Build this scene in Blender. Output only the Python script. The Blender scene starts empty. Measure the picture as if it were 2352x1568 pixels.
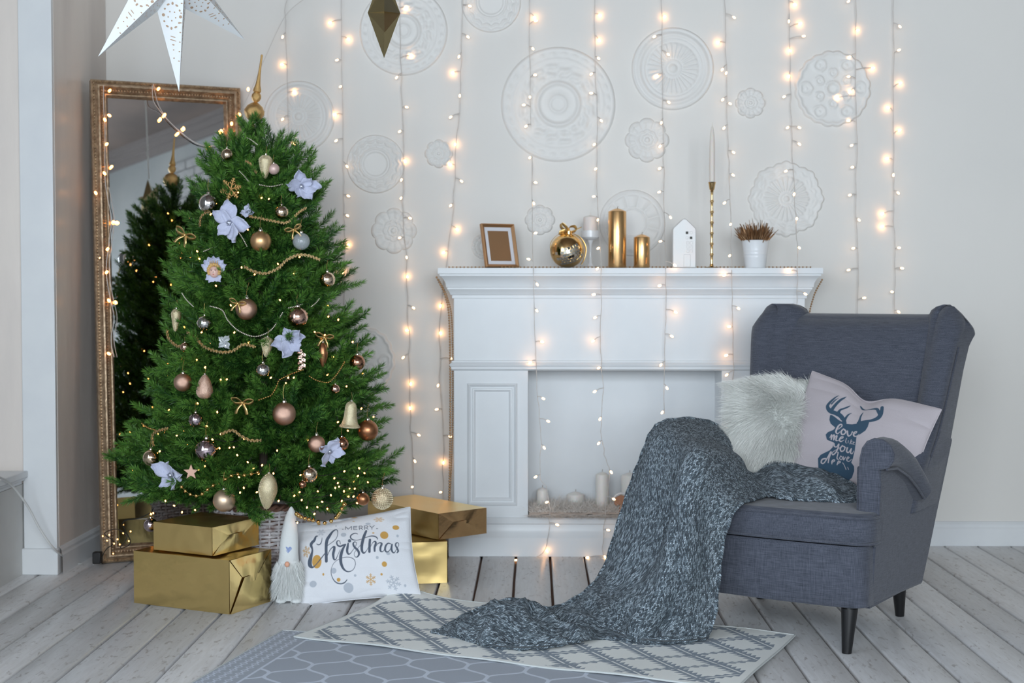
import bpy, math, random
import numpy as np
from mathutils import Vector, Matrix, Euler
random.seed(7); np.random.seed(7)
R = math.radians
scn = bpy.context.scene
COL = scn.collection
# ------------------------------------------------------------------ camera
FPX, CX, CY, CAMZ = 3267.0, 1176.0, 784.0, 1.045       # 50 mm lens; image taken as 2352 x 1568
YAW, PITCH = math.atan(50 / FPX), math.atan(115 / FPX)
cam_d = bpy.data.cameras.new('camera'); cam = bpy.data.objects.new('camera', cam_d); COL.objects.link(cam)
cam.location = (0, 0, CAMZ); cam.rotation_euler = (R(90) - PITCH, 0, YAW)
cam_d.sensor_width = 36; cam_d.lens = 36 * FPX / 2352
cam_d.clip_start = .05; cam_d.clip_end = 60
cam_d.dof.use_dof = True; cam_d.dof.focus_distance = 4.25; cam_d.dof.aperture_fstop = 4.0
scn.camera = cam
# ------------------------------------------------------------------ world, daylight, exposure
w = bpy.data.worlds.new('world'); scn.world = w; w.use_nodes = True
w.node_tree.nodes['Background'].inputs[0].default_value = (.62, .74, 1, 1)
w.node_tree.nodes['Background'].inputs[1].default_value = 1.0
scn.view_settings.view_transform = 'Standard'; scn.view_settings.look = 'None'
scn.view_settings.gamma = 1; scn.view_settings.use_curve_mapping = False
scn.view_settings.exposure = -0.07
WIN = [(-2.0, -.62), (-.42, .96), (1.16, 2.54)]           # the three windows in the wall behind the camera
WZ = (.95, 3.15); YB = -2.6
def area(name, loc, rot, sx, sy, power, col):
    l = bpy.data.lights.new(name, 'AREA'); l.shape = 'RECTANGLE'; l.size = sx; l.size_y = sy; l.energy = power; l.color = col
    o = bpy.data.objects.new(name, l); o.location = loc; o.rotation_euler = rot; COL.objects.link(o); return o
for i, (a, b) in enumerate(WIN):
    area('daylight', ((a + b) / 2, YB - .13, sum(WZ) / 2), (R(90), 0, 0), b - a, WZ[1] - WZ[0], [168, 168, 163][i], (.84, .93, 1))
WL = (-.6, 2.9, .45, 2.75)                              # window in the left wall: y0, y1, z0, z1
area('daylight', (-2.46, (WL[0] + WL[1]) / 2, (WL[2] + WL[3]) / 2), (R(90), 0, R(-90)), WL[1] - WL[0], WL[3] - WL[2], 75, (.80, .91, 1))
try: scn.cycles.use_denoising = True; scn.cycles.max_bounces = 7; scn.cycles.diffuse_bounces = 3; scn.cycles.sample_clamp_indirect = 6; scn.cycles.caustics_reflective = False; scn.cycles.caustics_refractive = False
except Exception: pass
# ------------------------------------------------------------------ helpers: photo measurements -> metres
CROT = Euler((R(90) - PITCH, 0, YAW)).to_matrix()
CROTN = np.array(CROT)
def ray(px, py): return CROT @ Vector(((px - CX) / FPX, -(py - CY) / FPX, -1))
def P(px, py, s):
    """Point seen at (px, py), at the depth where one metre spans s photo pixels."""
    d = ray(px, py); t = (FPX / s) / d.y; return Vector((0, 0, CAMZ)) + d * t
def PZ(px, py, z=0.0):
    d = ray(px, py); t = (z - CAMZ) / d.z; return Vector((0, 0, CAMZ)) + d * t
def proj(V):
    q = (np.asarray(V, float) - np.array([0, 0, CAMZ])) @ CROTN
    return np.stack([CX + FPX * q[..., 0] / -q[..., 2], CY - FPX * q[..., 1] / -q[..., 2]], -1)
YW = 5.855                                                # back wall plane
def wallpt(px, py, off=0.0): return P(px, py, FPX / (YW - off))
# ------------------------------------------------------------------ materials
MATS = {}
def M(name, base, rough=.5, metal=0.0, col2=None, cs=8, cd=3, stretch=(1, 1, 1), cr=(.35, .65), coord='Object', bump=0, bs=40, bd=.002, bstretch=(1, 1, 1),
      voro=False, spec=None, coat=0, sheen=0, trans=0, emit=None, es=0, sss=0, rough2=None, ior=None, rnd=0):
    m = bpy.data.materials.new(name); m.use_nodes = True; nt = m.node_tree; N = nt.nodes; L = nt.links
    b = N['Principled BSDF']; I = b.inputs
    I['Base Color'].default_value = (*base, 1); I['Roughness'].default_value = rough; I['Metallic'].default_value = metal
    if spec is not None: I['Specular IOR Level'].default_value = spec
    if coat: I['Coat Weight'].default_value = coat; I['Coat Roughness'].default_value = .15
    if sheen: I['Sheen Weight'].default_value = sheen
    if trans: I['Transmission Weight'].default_value = trans
    if ior: I['IOR'].default_value = ior
    if sss: I['Subsurface Weight'].default_value = sss; I['Subsurface Scale'].default_value = .02
    if emit: I['Emission Color'].default_value = (*emit, 1); I['Emission Strength'].default_value = es
    def co(st):
        mp = N.new('ShaderNodeMapping'); mp.inputs['Scale'].default_value = st
        if coord == 'Position': g = N.new('ShaderNodeNewGeometry'); L.new(g.outputs['Position'], mp.inputs[0])
        else: t = N.new('ShaderNodeTexCoord'); L.new(t.outputs[coord], mp.inputs[0])
        return mp.outputs[0]
    if col2:
        n = N.new('ShaderNodeTexNoise'); n.inputs['Scale'].default_value = cs; n.inputs['Detail'].default_value = cd; L.new(co(stretch), n.inputs[0])
        r = N.new('ShaderNodeValToRGB'); r.color_ramp.elements[0].position = cr[0]; r.color_ramp.elements[1].position = cr[1]
        r.color_ramp.elements[0].color = (*base, 1); r.color_ramp.elements[1].color = (*col2, 1)
        L.new(n.outputs[0], r.inputs[0]); out = r.outputs[0]
        if rnd:
            oi = N.new('ShaderNodeObjectInfo'); mr = N.new('ShaderNodeMapRange'); mr.inputs[3].default_value = 1 - rnd; mr.inputs[4].default_value = 1 + rnd
            L.new(oi.outputs['Random'], mr.inputs[0]); hs = N.new('ShaderNodeHueSaturation'); L.new(mr.outputs[0], hs.inputs['Value']); L.new(out, hs.inputs['Color']); out = hs.outputs[0]
        L.new(out, I['Base Color'])
        if rough2 is not None:
            mr = N.new('ShaderNodeMapRange'); mr.inputs[1].default_value = cr[0]; mr.inputs[2].default_value = cr[1]
            mr.inputs[3].default_value = rough; mr.inputs[4].default_value = rough2; L.new(n.outputs[0], mr.inputs[0]); L.new(mr.outputs[0], I['Roughness'])
    if bump:
        n = N.new('ShaderNodeTexVoronoi' if voro else 'ShaderNodeTexNoise'); n.inputs['Scale'].default_value = bs; L.new(co(bstretch), n.inputs['Vector'])
        if not voro: n.inputs['Detail'].default_value = 4
        bp = N.new('ShaderNodeBump'); bp.inputs['Strength'].default_value = bump; bp.inputs['Distance'].default_value = bd
        L.new(n.outputs[0], bp.inputs['Height']); L.new(bp.outputs[0], I['Normal'])
    MATS[name] = m; return m
# ------------------------------------------------------------------ mesh builder
class MB:
    def __init__(s): s.V = []; s.F = []; s.n = 0
    def add(s, V, F):
        V = np.asarray(V, float).reshape(-1, 3); s.V.append(V); n = s.n
        s.F.extend([tuple(int(i) + n for i in f) for f in F]); s.n += len(V); return s
    def box(s, c, d, rot=None):
        V = np.array([(x, y, z) for x in (-.5, .5) for y in (-.5, .5) for z in (-.5, .5)]) * np.array(d)
        if rot is not None: V = V @ np.array(rot.to_3x3() if isinstance(rot, Matrix) else rot.to_matrix()).T
        return s.add(V + np.array(c), [(0, 1, 3, 2), (4, 6, 7, 5), (0, 4, 5, 1), (2, 3, 7, 6), (0, 2, 6, 4), (1, 5, 7, 3)])
    def bb(s, x0, x1, y0, y1, z0, z1): return s.box(((x0 + x1) / 2, (y0 + y1) / 2, (z0 + z1) / 2), (x1 - x0, y1 - y0, z1 - z0))
    def grid(s, A, cu=False, cv=False, flip=False):
        A = np.asarray(A, float); m, n = A.shape[:2]; F = []
        for i in range(m - (0 if cu else 1)):
            i2 = (i + 1) % m
            for j in range(n - (0 if cv else 1)):
                j2 = (j + 1) % n; f = (i * n + j, i * n + j2, i2 * n + j2, i2 * n + j); F.append(f[::-1] if flip else f)
        return s.add(A.reshape(-1, 3), F)
    def tube(s, pts, r, n=6, closed=False, cap=True):
        p = np.array([tuple(q) for q in pts], float); m = len(p)
        rr = np.full(m, r, float) if np.isscalar(r) else np.asarray(r, float)
        t = np.roll(p, -1, 0) - np.roll(p, 1, 0)
        if not closed: t[0] = p[1] - p[0]; t[-1] = p[-1] - p[-2]
        t /= np.maximum(np.linalg.norm(t, axis=1, keepdims=True), 1e-9)
        u = np.cross(t[0], (0, 0, 1)); u = u if np.linalg.norm(u) > 1e-3 else np.cross(t[0], (0, 1, 0)); u /= np.linalg.norm(u)
        A = np.zeros((m, n, 3)); th = np.arange(n) * 2 * math.pi / n
        for i in range(m):
            u = u - t[i] * (u @ t[i]); u /= max(np.linalg.norm(u), 1e-9); v = np.cross(t[i], u)
            A[i] = p[i] + rr[i] * (np.cos(th)[:, None] * u + np.sin(th)[:, None] * v)
        b = s.n; s.grid(A, cu=closed, cv=True, flip=True)
        if cap and not closed:
            s.F.append(tuple(b + k for k in range(n))); s.F.append(tuple(b + (m - 1) * n + k for k in range(n - 1, -1, -1)))
        return s
    def lathe(s, prof, n=24, o=(0, 0, 0), rot=None, sc=(1, 1, 1), a0=0, a1=None):
        th = np.arange(n) * 2 * math.pi / n
        A = np.array([[(r * math.cos(t), r * math.sin(t), z) for t in th] for r, z in prof]) * np.array(sc)
        if rot is not None: A = A @ np.array(rot.to_matrix() if isinstance(rot, Euler) else rot.to_3x3()).T
        return s.grid(A + np.array(o), cv=True)
    def ball(s, c, r, n=12, m=8, sc=(1, 1, 1), rot=None):
        pr = [(max(1e-4, math.sin(math.pi * i / m)) * r, -math.cos(math.pi * i / m) * r) for i in range(m + 1)]
        return s.lathe(pr, n, c, rot, sc)
    def prism(s, poly, h0, h1, fn):
        """poly: list of 2-D points; fn(a, b, h) -> point."""
        k = len(poly); V = [tuple(fn(a, b, h0)) for a, b in poly] + [tuple(fn(a, b, h1)) for a, b in poly]
        F = [tuple(range(k - 1, -1, -1)), tuple(range(k, 2 * k))] + [(i, (i + 1) % k, k + (i + 1) % k, k + i) for i in range(k)]
        return s.add(V, F)
    def mesh(s, name, mat=None, smooth=True, ang=35):
        me = bpy.data.meshes.new(name)
        V = np.concatenate(s.V) if s.V else np.zeros((0, 3)); me.from_pydata(V.tolist(), [], s.F)
        if mat: me.materials.append(mat)
        if smooth:
            me.polygons.foreach_set('use_smooth', [True] * len(me.polygons))
            if ang < 180: me.set_sharp_from_angle(angle=R(ang))
        me.update(); return me
    def build(s, name, mat, parent=None, smooth=True, ang=35, bevel=0, label=None, kind=None, fix=False):
        o = bpy.data.objects.new(name, s.mesh(name, mat, smooth, ang)); COL.objects.link(o)
        if fix:
            import bmesh
            bm = bmesh.new(); bm.from_mesh(o.data); bmesh.ops.recalc_face_normals(bm, faces=bm.faces); bm.to_mesh(o.data); bm.free()
        if bevel:
            bv = o.modifiers.new('bevel', 'BEVEL'); bv.width = bevel; bv.segments = 2; bv.limit_method = 'ANGLE'; bv.angle_limit = R(40)
        attach(o, parent)
        if label: o['label'] = label
        if kind: o['kind'] = kind
        return o
def mworld(o):
    m = Matrix.LocRotScale(o.location, o.rotation_euler, o.scale)
    return mworld(o.parent) @ o.matrix_parent_inverse @ m if o.parent else m
def attach(o, parent):
    """Children of a thing built in world coordinates keep them; things flagged local take local coordinates."""
    if parent is None: return
    o.parent = parent
    q = parent
    while q.parent: q = q.parent
    if not q.get('_loc'): o.matrix_parent_inverse = mworld(parent).inverted()
LOCALS = []
def thing(name, label, cat, loc=(0, 0, 0), rot=(0, 0, 0), group=None, local=False, scale=1):
    o = bpy.data.objects.new(name, None); COL.objects.link(o); o.location = loc; o.rotation_euler = rot; o.scale = (scale,) * 3
    o.empty_display_size = .05; o['label'] = label; o['category'] = cat
    if group: o['group'] = group
    if local: o['_loc'] = 1; LOCALS.append(o)
    return o
def tag(o, label, cat, group=None, kind=None):
    o['label'] = label; o['category'] = cat
    if group: o['group'] = group
    if kind: o['kind'] = kind
    return o
def struct(o): o['kind'] = 'structure'; return o
def part(me, name, parent, loc=(0, 0, 0), rot=(0, 0, 0), sc=(1, 1, 1)):
    """Shared-mesh child in the parent's local coordinates."""
    o = bpy.data.objects.new(name, me); COL.objects.link(o); o.parent = parent; o.location = loc; o.rotation_euler = rot; o.scale = sc; return o
def setattr_f(me, name, arr):
    a = me.attributes.new(name, 'FLOAT', 'POINT'); a.data.foreach_set('value', np.asarray(arr, np.float32).ravel())
def smoothpath(pts, n=6, closed=False):
    """Catmull-Rom through the points."""
    p = [np.array(tuple(q), float) for q in pts]; m = len(p); out = []
    for i in range(m if closed else m - 1):
        if closed: a, b, c, d = p[i - 1], p[i], p[(i + 1) % m], p[(i + 2) % m]
        else: a, b, c, d = p[max(i - 1, 0)], p[i], p[i + 1], p[min(i + 2, m - 1)]
        for k in range(n):
            t = k / n; out.append(.5 * (2 * b + (c - a) * t + (2 * a - 5 * b + 4 * c - d) * t * t + (3 * b - a - 3 * c + d) * t ** 3))
    if not closed: out.append(p[-1])
    return out
_RT = np.random.RandomState(3).rand(64, 64, 64)
def vnoise(p):
    """Smooth value noise, -1..1; p is (..., 3)."""
    p = np.asarray(p, float); i = np.floor(p).astype(int); f = p - i; f = f * f * (3 - 2 * f); r = 0
    for dx in (0, 1):
        for dy in (0, 1):
            for dz in (0, 1):
                wgt = (f[..., 0] if dx else 1 - f[..., 0]) * (f[..., 1] if dy else 1 - f[..., 1]) * (f[..., 2] if dz else 1 - f[..., 2])
                r = r + wgt * _RT[(i[..., 0] + dx) % 64, (i[..., 1] + dy) % 64, (i[..., 2] + dz) % 64]
    return r * 2 - 1
# ================================================================== the room
XL, XR, ZC = -1.758, 3.3, 3.97
wall_m = M('wall paint', (.82, .793, .748), .55, col2=(.79, .767, .728), cs=1.2, coord='Position', bump=.25, bs=60, bd=.001)
stub_m = M('left wall glossy paint', (.88, .80, .73), .30, col2=(.78, .71, .66), cs=5, cd=6, stretch=(1, 1, .25), coord='Position', bump=.5, bs=14, bd=.004, bstretch=(1, 1, .3), rough2=.5)
trim_m = M('white trim paint', (.82, .84, .85), .4, col2=(.78, .80, .82), cs=6, coord='Position', bump=.15, bs=90, bd=.001)
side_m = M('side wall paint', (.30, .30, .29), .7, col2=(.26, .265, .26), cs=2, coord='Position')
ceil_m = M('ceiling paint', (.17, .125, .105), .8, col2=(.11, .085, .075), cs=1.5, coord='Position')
struct(MB().bb(XL - .6, XR + .1, YW, YW + .12, -.05, ZC + .05).build('wall_back', wall_m, smooth=False))
YP = 5.204                                                # front face of the pier at the left
struct(MB().bb(XL - .55, XL, YP + .012, YW - .001, -.05, ZC).build('wall_left', stub_m, smooth=False))
pier = MB().bb(-1.882, XL - .001, YP - .01, YP + .011, .095, ZC)
struct(pier.build('trim_1', trim_m, smooth=False, bevel=.003))                       # white casing on the pier
struct(MB().bb(-1.887, XL + .005, YP - .022, YP + .012, 0, .098).build('trim_2', trim_m, bevel=.004))
# low wall and window recess further left
wl2 = MB().bb(-2.32, -1.885, YB, YP + .012, -.05, .335)
struct(wl2.build('wall_left_low', M('low wall paint', (.70, .70, .68), .5, col2=(.62, .62, .6), cs=4, coord='Position'), smooth=False))
sill = MB()
for z0, z1, o in ((.335, .35, 0), (.35, .362, .012), (.362, .385, .022)): sill.bb(-2.34, -1.885 + o, YB, YP - .012, z0, z1)
struct(sill.build('trim_3', trim_m, bevel=.003))
struct(MB().bb(-2.36, -1.885, YP + .08, YP + .2, .335, ZC).build('wall_left_reveal', M('reveal paint', (.42, .46, .48), .6, col2=(.38, .41, .43), cs=3, coord='Position'), smooth=False))
lo = MB(); lo.bb(-2.42, -2.32, YB, WL[0], .3, ZC); lo.bb(-2.42, -2.32, WL[1], YP + .2, .3, ZC); lo.bb(-2.42, -2.32, WL[0], WL[1], .3, WL[2]); lo.bb(-2.42, -2.32, WL[0], WL[1], WL[3], ZC)
struct(lo.build('wall_left_outer', side_m, smooth=False))
f = MB()
for y in (WL[0], WL[0] + 1.03, WL[0] + 2.07, WL[1]): f.bb(-2.41, -2.35, y - .035, y + .035, WL[2], WL[3])
for z in (WL[2], WL[2] + 1.1, WL[3]): f.bb(-2.405, -2.355, WL[0], WL[1], z - .035, z + .035)
struct(f.build('window_4', M('left window paint', (.7, .7, .7), .4), smooth=False))
# right wall with a panel of white bricks, which the mirror shows
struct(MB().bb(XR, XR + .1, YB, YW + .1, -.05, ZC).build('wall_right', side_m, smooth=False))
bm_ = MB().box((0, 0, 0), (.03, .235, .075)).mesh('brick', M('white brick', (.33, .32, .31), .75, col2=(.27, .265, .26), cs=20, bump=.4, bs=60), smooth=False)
wr = bpy.data.objects['wall_right']
for k in range(24):
    for j in range(8):
        b = bpy.data.objects.new('brick', bm_); COL.objects.link(b); b.parent = wr
        b.location = (XR - .012 - random.uniform(0, .005), -.62 + j * .245 + (.122 if k % 2 else 0), 1.62 + k * .087)
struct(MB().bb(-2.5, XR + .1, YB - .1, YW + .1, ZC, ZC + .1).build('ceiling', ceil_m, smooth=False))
cor = MB()
for d_, z_ in ((.16, .04), (.10, .09), (.05, .15)): cor.bb(XR - d_, XR, YB, YW, ZC - z_, ZC); cor.bb(-2.32, XR, YB, YB + d_, ZC - z_, ZC)
struct(cor.build('trim_4', M('cornice', (.17, .145, .135), .7), smooth=False))
# wall behind the camera with three windows
wb = MB(); e = [-2.4] + [v for p_ in WIN for v in p_] + [XR]
for i in range(0, len(e), 2): wb.bb(e[i], e[i + 1], YB - .1, YB, 0, ZC)
for a, b in WIN: wb.bb(a, b, YB - .1, YB, 0, WZ[0]); wb.bb(a, b, YB - .1, YB, WZ[1], ZC)
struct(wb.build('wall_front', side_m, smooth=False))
wf_m = M('window paint', (.7, .7, .7), .4)
for i, (a, b) in enumerate(WIN):
    f = MB(); t = .035
    for x in (a, a + (b - a) / 3, a + 2 * (b - a) / 3, b): f.bb(x - t, x + t, YB - .09, YB - .03, WZ[0], WZ[1])
    for z in (WZ[0], WZ[0] + .73, WZ[0] + 1.46, WZ[1]): f.bb(a, b, YB - .085, YB - .035, z - t, z + t)
    struct(f.build('window_%d' % (i + 1), wf_m, smooth=False))
# baseboards
def baseboard(name, A, B, out):
    prof = [(0, 0), (.016, 0), (.016, .07), (.012, .078), (.012, .088), (.006, .098), (0, .1)]
    A, B, out = Vector(A), Vector(B), Vector(out)
    G = [[tuple(q + out * o + Vector((0, 0, z))) for o, z in prof] for q in (A, B)]
    struct(MB().grid(G).build(name, trim_m, ang=20, fix=True))
baseboard('baseboard_back', (-1.75, YW, 0), (XR, YW, 0), (0, -1, 0))
baseboard('baseboard_left', (XL, YP, 0), (XL, YW, 0), (1, 0, 0))
baseboard('baseboard_right', (XR, YB, 0), (XR, YW, 0), (-1, 0, 0))
# floor: painted boards running towards the back wall
fl = struct(MB().bb(-2.4, XR + .1, YB - .1, YW + .1, -.08, -.018).build('floor', M('dark gap', (.13, .065, .04), .9), smooth=False))
def board_mat():
    m = bpy.data.materials.new('worn white floor paint'); m.use_nodes = True; N = m.node_tree.nodes; L = m.node_tree.links; b = N['Principled BSDF']
    g = N.new('ShaderNodeNewGeometry'); oi = N.new('ShaderNodeObjectInfo')
    off = N.new('ShaderNodeVectorMath'); off.operation = 'MULTIPLY_ADD'; L.new(oi.outputs['Random'], off.inputs[0]); off.inputs[1].default_value = (0, 40, 9); L.new(g.outputs['Position'], off.inputs[2])
    def noise(st, sc, det):
        mp = N.new('ShaderNodeMapping'); mp.inputs['Scale'].default_value = st; L.new(off.outputs[0], mp.inputs[0])
        n = N.new('ShaderNodeTexNoise'); n.inputs['Scale'].default_value = sc; n.inputs['Detail'].default_value = det; n.inputs['Distortion'].default_value = .6; L.new(mp.outputs[0], n.inputs[0]); return n
    grain = noise((9, .8, 1), 10, 6); patch = noise((1, .5, 1), 3.2, 4); scr = noise((3, 1, 1), 22, 8)
    def ramp(n, a, b_, ca, cb):
        r = N.new('ShaderNodeValToRGB'); e = r.color_ramp.elements; e[0].position = a; e[1].position = b_; e[0].color = (*ca, 1); e[1].color = (*cb, 1); L.new(n.outputs[0], r.inputs[0]); return r.outputs[0]
    def mix(t, f, a, b_):
        x = N.new('ShaderNodeMix'); x.data_type = 'RGBA'; x.blend_type = t
        if isinstance(f, float): x.inputs[0].default_value = f
        else: L.new(f, x.inputs[0])
        for s_, v in ((6, a), (7, b_)):
            if isinstance(v, tuple): x.inputs[s_].default_value = (*v, 1)
            else: L.new(v, x.inputs[s_])
        return x.outputs[2]
    base = ramp(patch, .3, .7, (.74, .74, .745), (.86, .86, .865))
    c = mix('MULTIPLY', .9, base, ramp(grain, .33, .62, (.90, .89, .88), (1, 1, 1)))
    c = mix('MULTIPLY', 1.0, c, ramp(scr, .30, .42, (.66, .63, .61), (1, 1, 1)))
    mr = N.new('ShaderNodeMapRange'); mr.inputs[3].default_value = .86; mr.inputs[4].default_value = 1.1; L.new(oi.outputs['Random'], mr.inputs[0])
    hs = N.new('ShaderNodeHueSaturation'); L.new(mr.outputs[0], hs.inputs['Value']); L.new(c, hs.inputs['Color']); L.new(hs.outputs[0], b.inputs['Base Color'])
    ro = N.new('ShaderNodeMapRange'); ro.inputs[3].default_value = .28; ro.inputs[4].default_value = .55; L.new(patch.outputs[0], ro.inputs[0]); L.new(ro.outputs[0], b.inputs['Roughness'])
    bp = N.new('ShaderNodeBump'); bp.inputs['Strength'].default_value = .5; bp.inputs['Distance'].default_value = .002; L.new(grain.outputs[0], bp.inputs['Height']); L.new(bp.outputs[0], b.inputs['Normal'])
    return m
bmat = board_mat(); BW = .1352; bx0 = -.0705
def board_mesh(seed):
    rs = random.Random(seed); ys = np.linspace(YB, YW, 24); w2 = BW / 2 - .0045; V = []
    for y in ys:
        a, b = rs.uniform(-.0012, .0012), rs.uniform(-.0012, .0012)
        V.append([(-w2 + a, y, -.02), (-w2 + a, y, -.004), (-w2 + .004 + a, y, 0), (0, y, .0006 * rs.random()), (w2 - .004 + b, y, 0), (w2 + b, y, -.004), (w2 + b, y, -.02)])
    return MB().grid(V).mesh('board', bmat, ang=60)
bms = [board_mesh(i) for i in range(5)]
k = 0
for i in range(-17, 26):
    x = bx0 + BW * (i + .5)
    if x < -2.35 or x > XR: continue
    o = bpy.data.objects.new('board', bms[k % 5]); COL.objects.link(o); o.parent = fl; o.location = (x, 0, random.uniform(-.0015, .0004)); k += 1
# ================================================================== mantelpiece
fp_m = M('mantel paint', (.80, .825, .84), .38, col2=(.765, .79, .81), cs=5, coord='Position', bump=.12, bs=70, bd=.001)
YF = FPX / 583.5; fx0, fx1 = -.3155, 1.064
fp = thing('fireplace_surround', 'white painted false fireplace with moulded mantel shelf against the wall', 'fireplace', ((fx0 + fx1) / 2, YF, 0))
def mouldU(mb, x0, x1, yf, prof, yb=YW - .004):
    G = [[(x0 - o, yb, z) for o, z in prof], [(x0 - o, yf - o, z) for o, z in prof], [(x1 + o, yf - o, z) for o, z in prof], [(x1 + o, yb, z) for o, z in prof]]
    mb.grid(G)
    top = max(prof, key=lambda q: q[1]); bot = prof[0]
    for (o, z), fl_ in ((prof[-1], 0), (bot, 1)):
        q = [(x0 - o, yb, z), (x0 - o, yf - o, z), (x1 + o, yf - o, z), (x1 + o, yb, z)]; mb.add(q, [(0, 1, 2, 3) if fl_ == 0 else (3, 2, 1, 0)])
m = MB(); mouldU(m, fx0, fx1, YF, [(0, 1.018), (.006, 1.018), (.006, 1.030), (.012, 1.032), (.016, 1.044), (.024, 1.054), (.024, 1.060), (.028, 1.062), (.030, 1.078), (.040, 1.096), (.052, 1.106), (.052, 1.112), (.058, 1.114), (.058, 1.136), (.0, 1.137)])
m.build('mantel_shelf', fp_m, fp, ang=25, fix=True)
MB().bb(fx0, fx1, YF, YW - .003, .772, 1.019).build('frieze', fp_m, fp, smooth=False, bevel=.002)
m = MB(); mouldU(m, fx0, fx1, YF, [(0, .734), (.004, .734), (.010, .740), (.010, .748), (.014, .750), (.016, .757), (.012, .763), (.007, .766), (.007, .772), (0, .773)])
m.build('ledge', fp_m, fp, ang=25, fix=True)
pxl = (1213 - 1226) / 583.5; pxr = (1657 - 1226) / 583.5
def framed(mb, x0, x1, z0, z1, y, prof):
    """Mitred rectangular moulding on a front face; prof = (inward, outward)."""
    G = [[(cx + sx * i, y - o, cz + sz * i) for i, o in prof] for cx, cz, sx, sz in ((x0, z0, 1, 1), (x1, z0, -1, 1), (x1, z1, -1, -1), (x0, z1, 1, -1))]
    mb.grid(G, cu=True)
for a, b in ((fx0, pxl), (pxr, fx1)):
    pl = MB().bb(a, b, YF - .002, YW - .003, .15, .734).build('pillar', fp_m, fp, smooth=False, bevel=.002)
    q = MB(); g_ = (a + b) / 2 - (fx0 + pxl) / 2
    framed(q, (1073 - 1226) / 584 + g_, (1188 - 1226) / 584 + g_, .199, .683, YF - .002, [(0, 0), (.001, .007), (.006, .010), (.011, .006), (.014, .003), (.019, .003), (.021, .007), (.026, .008), (.031, .004), (.033, 0)])
    q.build('panel_moulding', fp_m, pl, ang=25, fix=True)
MB().bb(pxl, pxr, YW - .05, YW - .004, .15, .74).build('back_panel', fp_m, fp, smooth=False)
m = MB(); mouldU(m, fx0, fx1, YF, [(0, 0), (.020, 0), (.020, .074), (.018, .078), (.010, .094), (.006, .106), (.006, .124), (.012, .130), (.014, .146), (.010, .152), (0, .153)])
m.build('hearth_plinth', fp_m, fp, ang=25, fix=True)
ZM = 1.1375                                               # top of the mantel shelf
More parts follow.
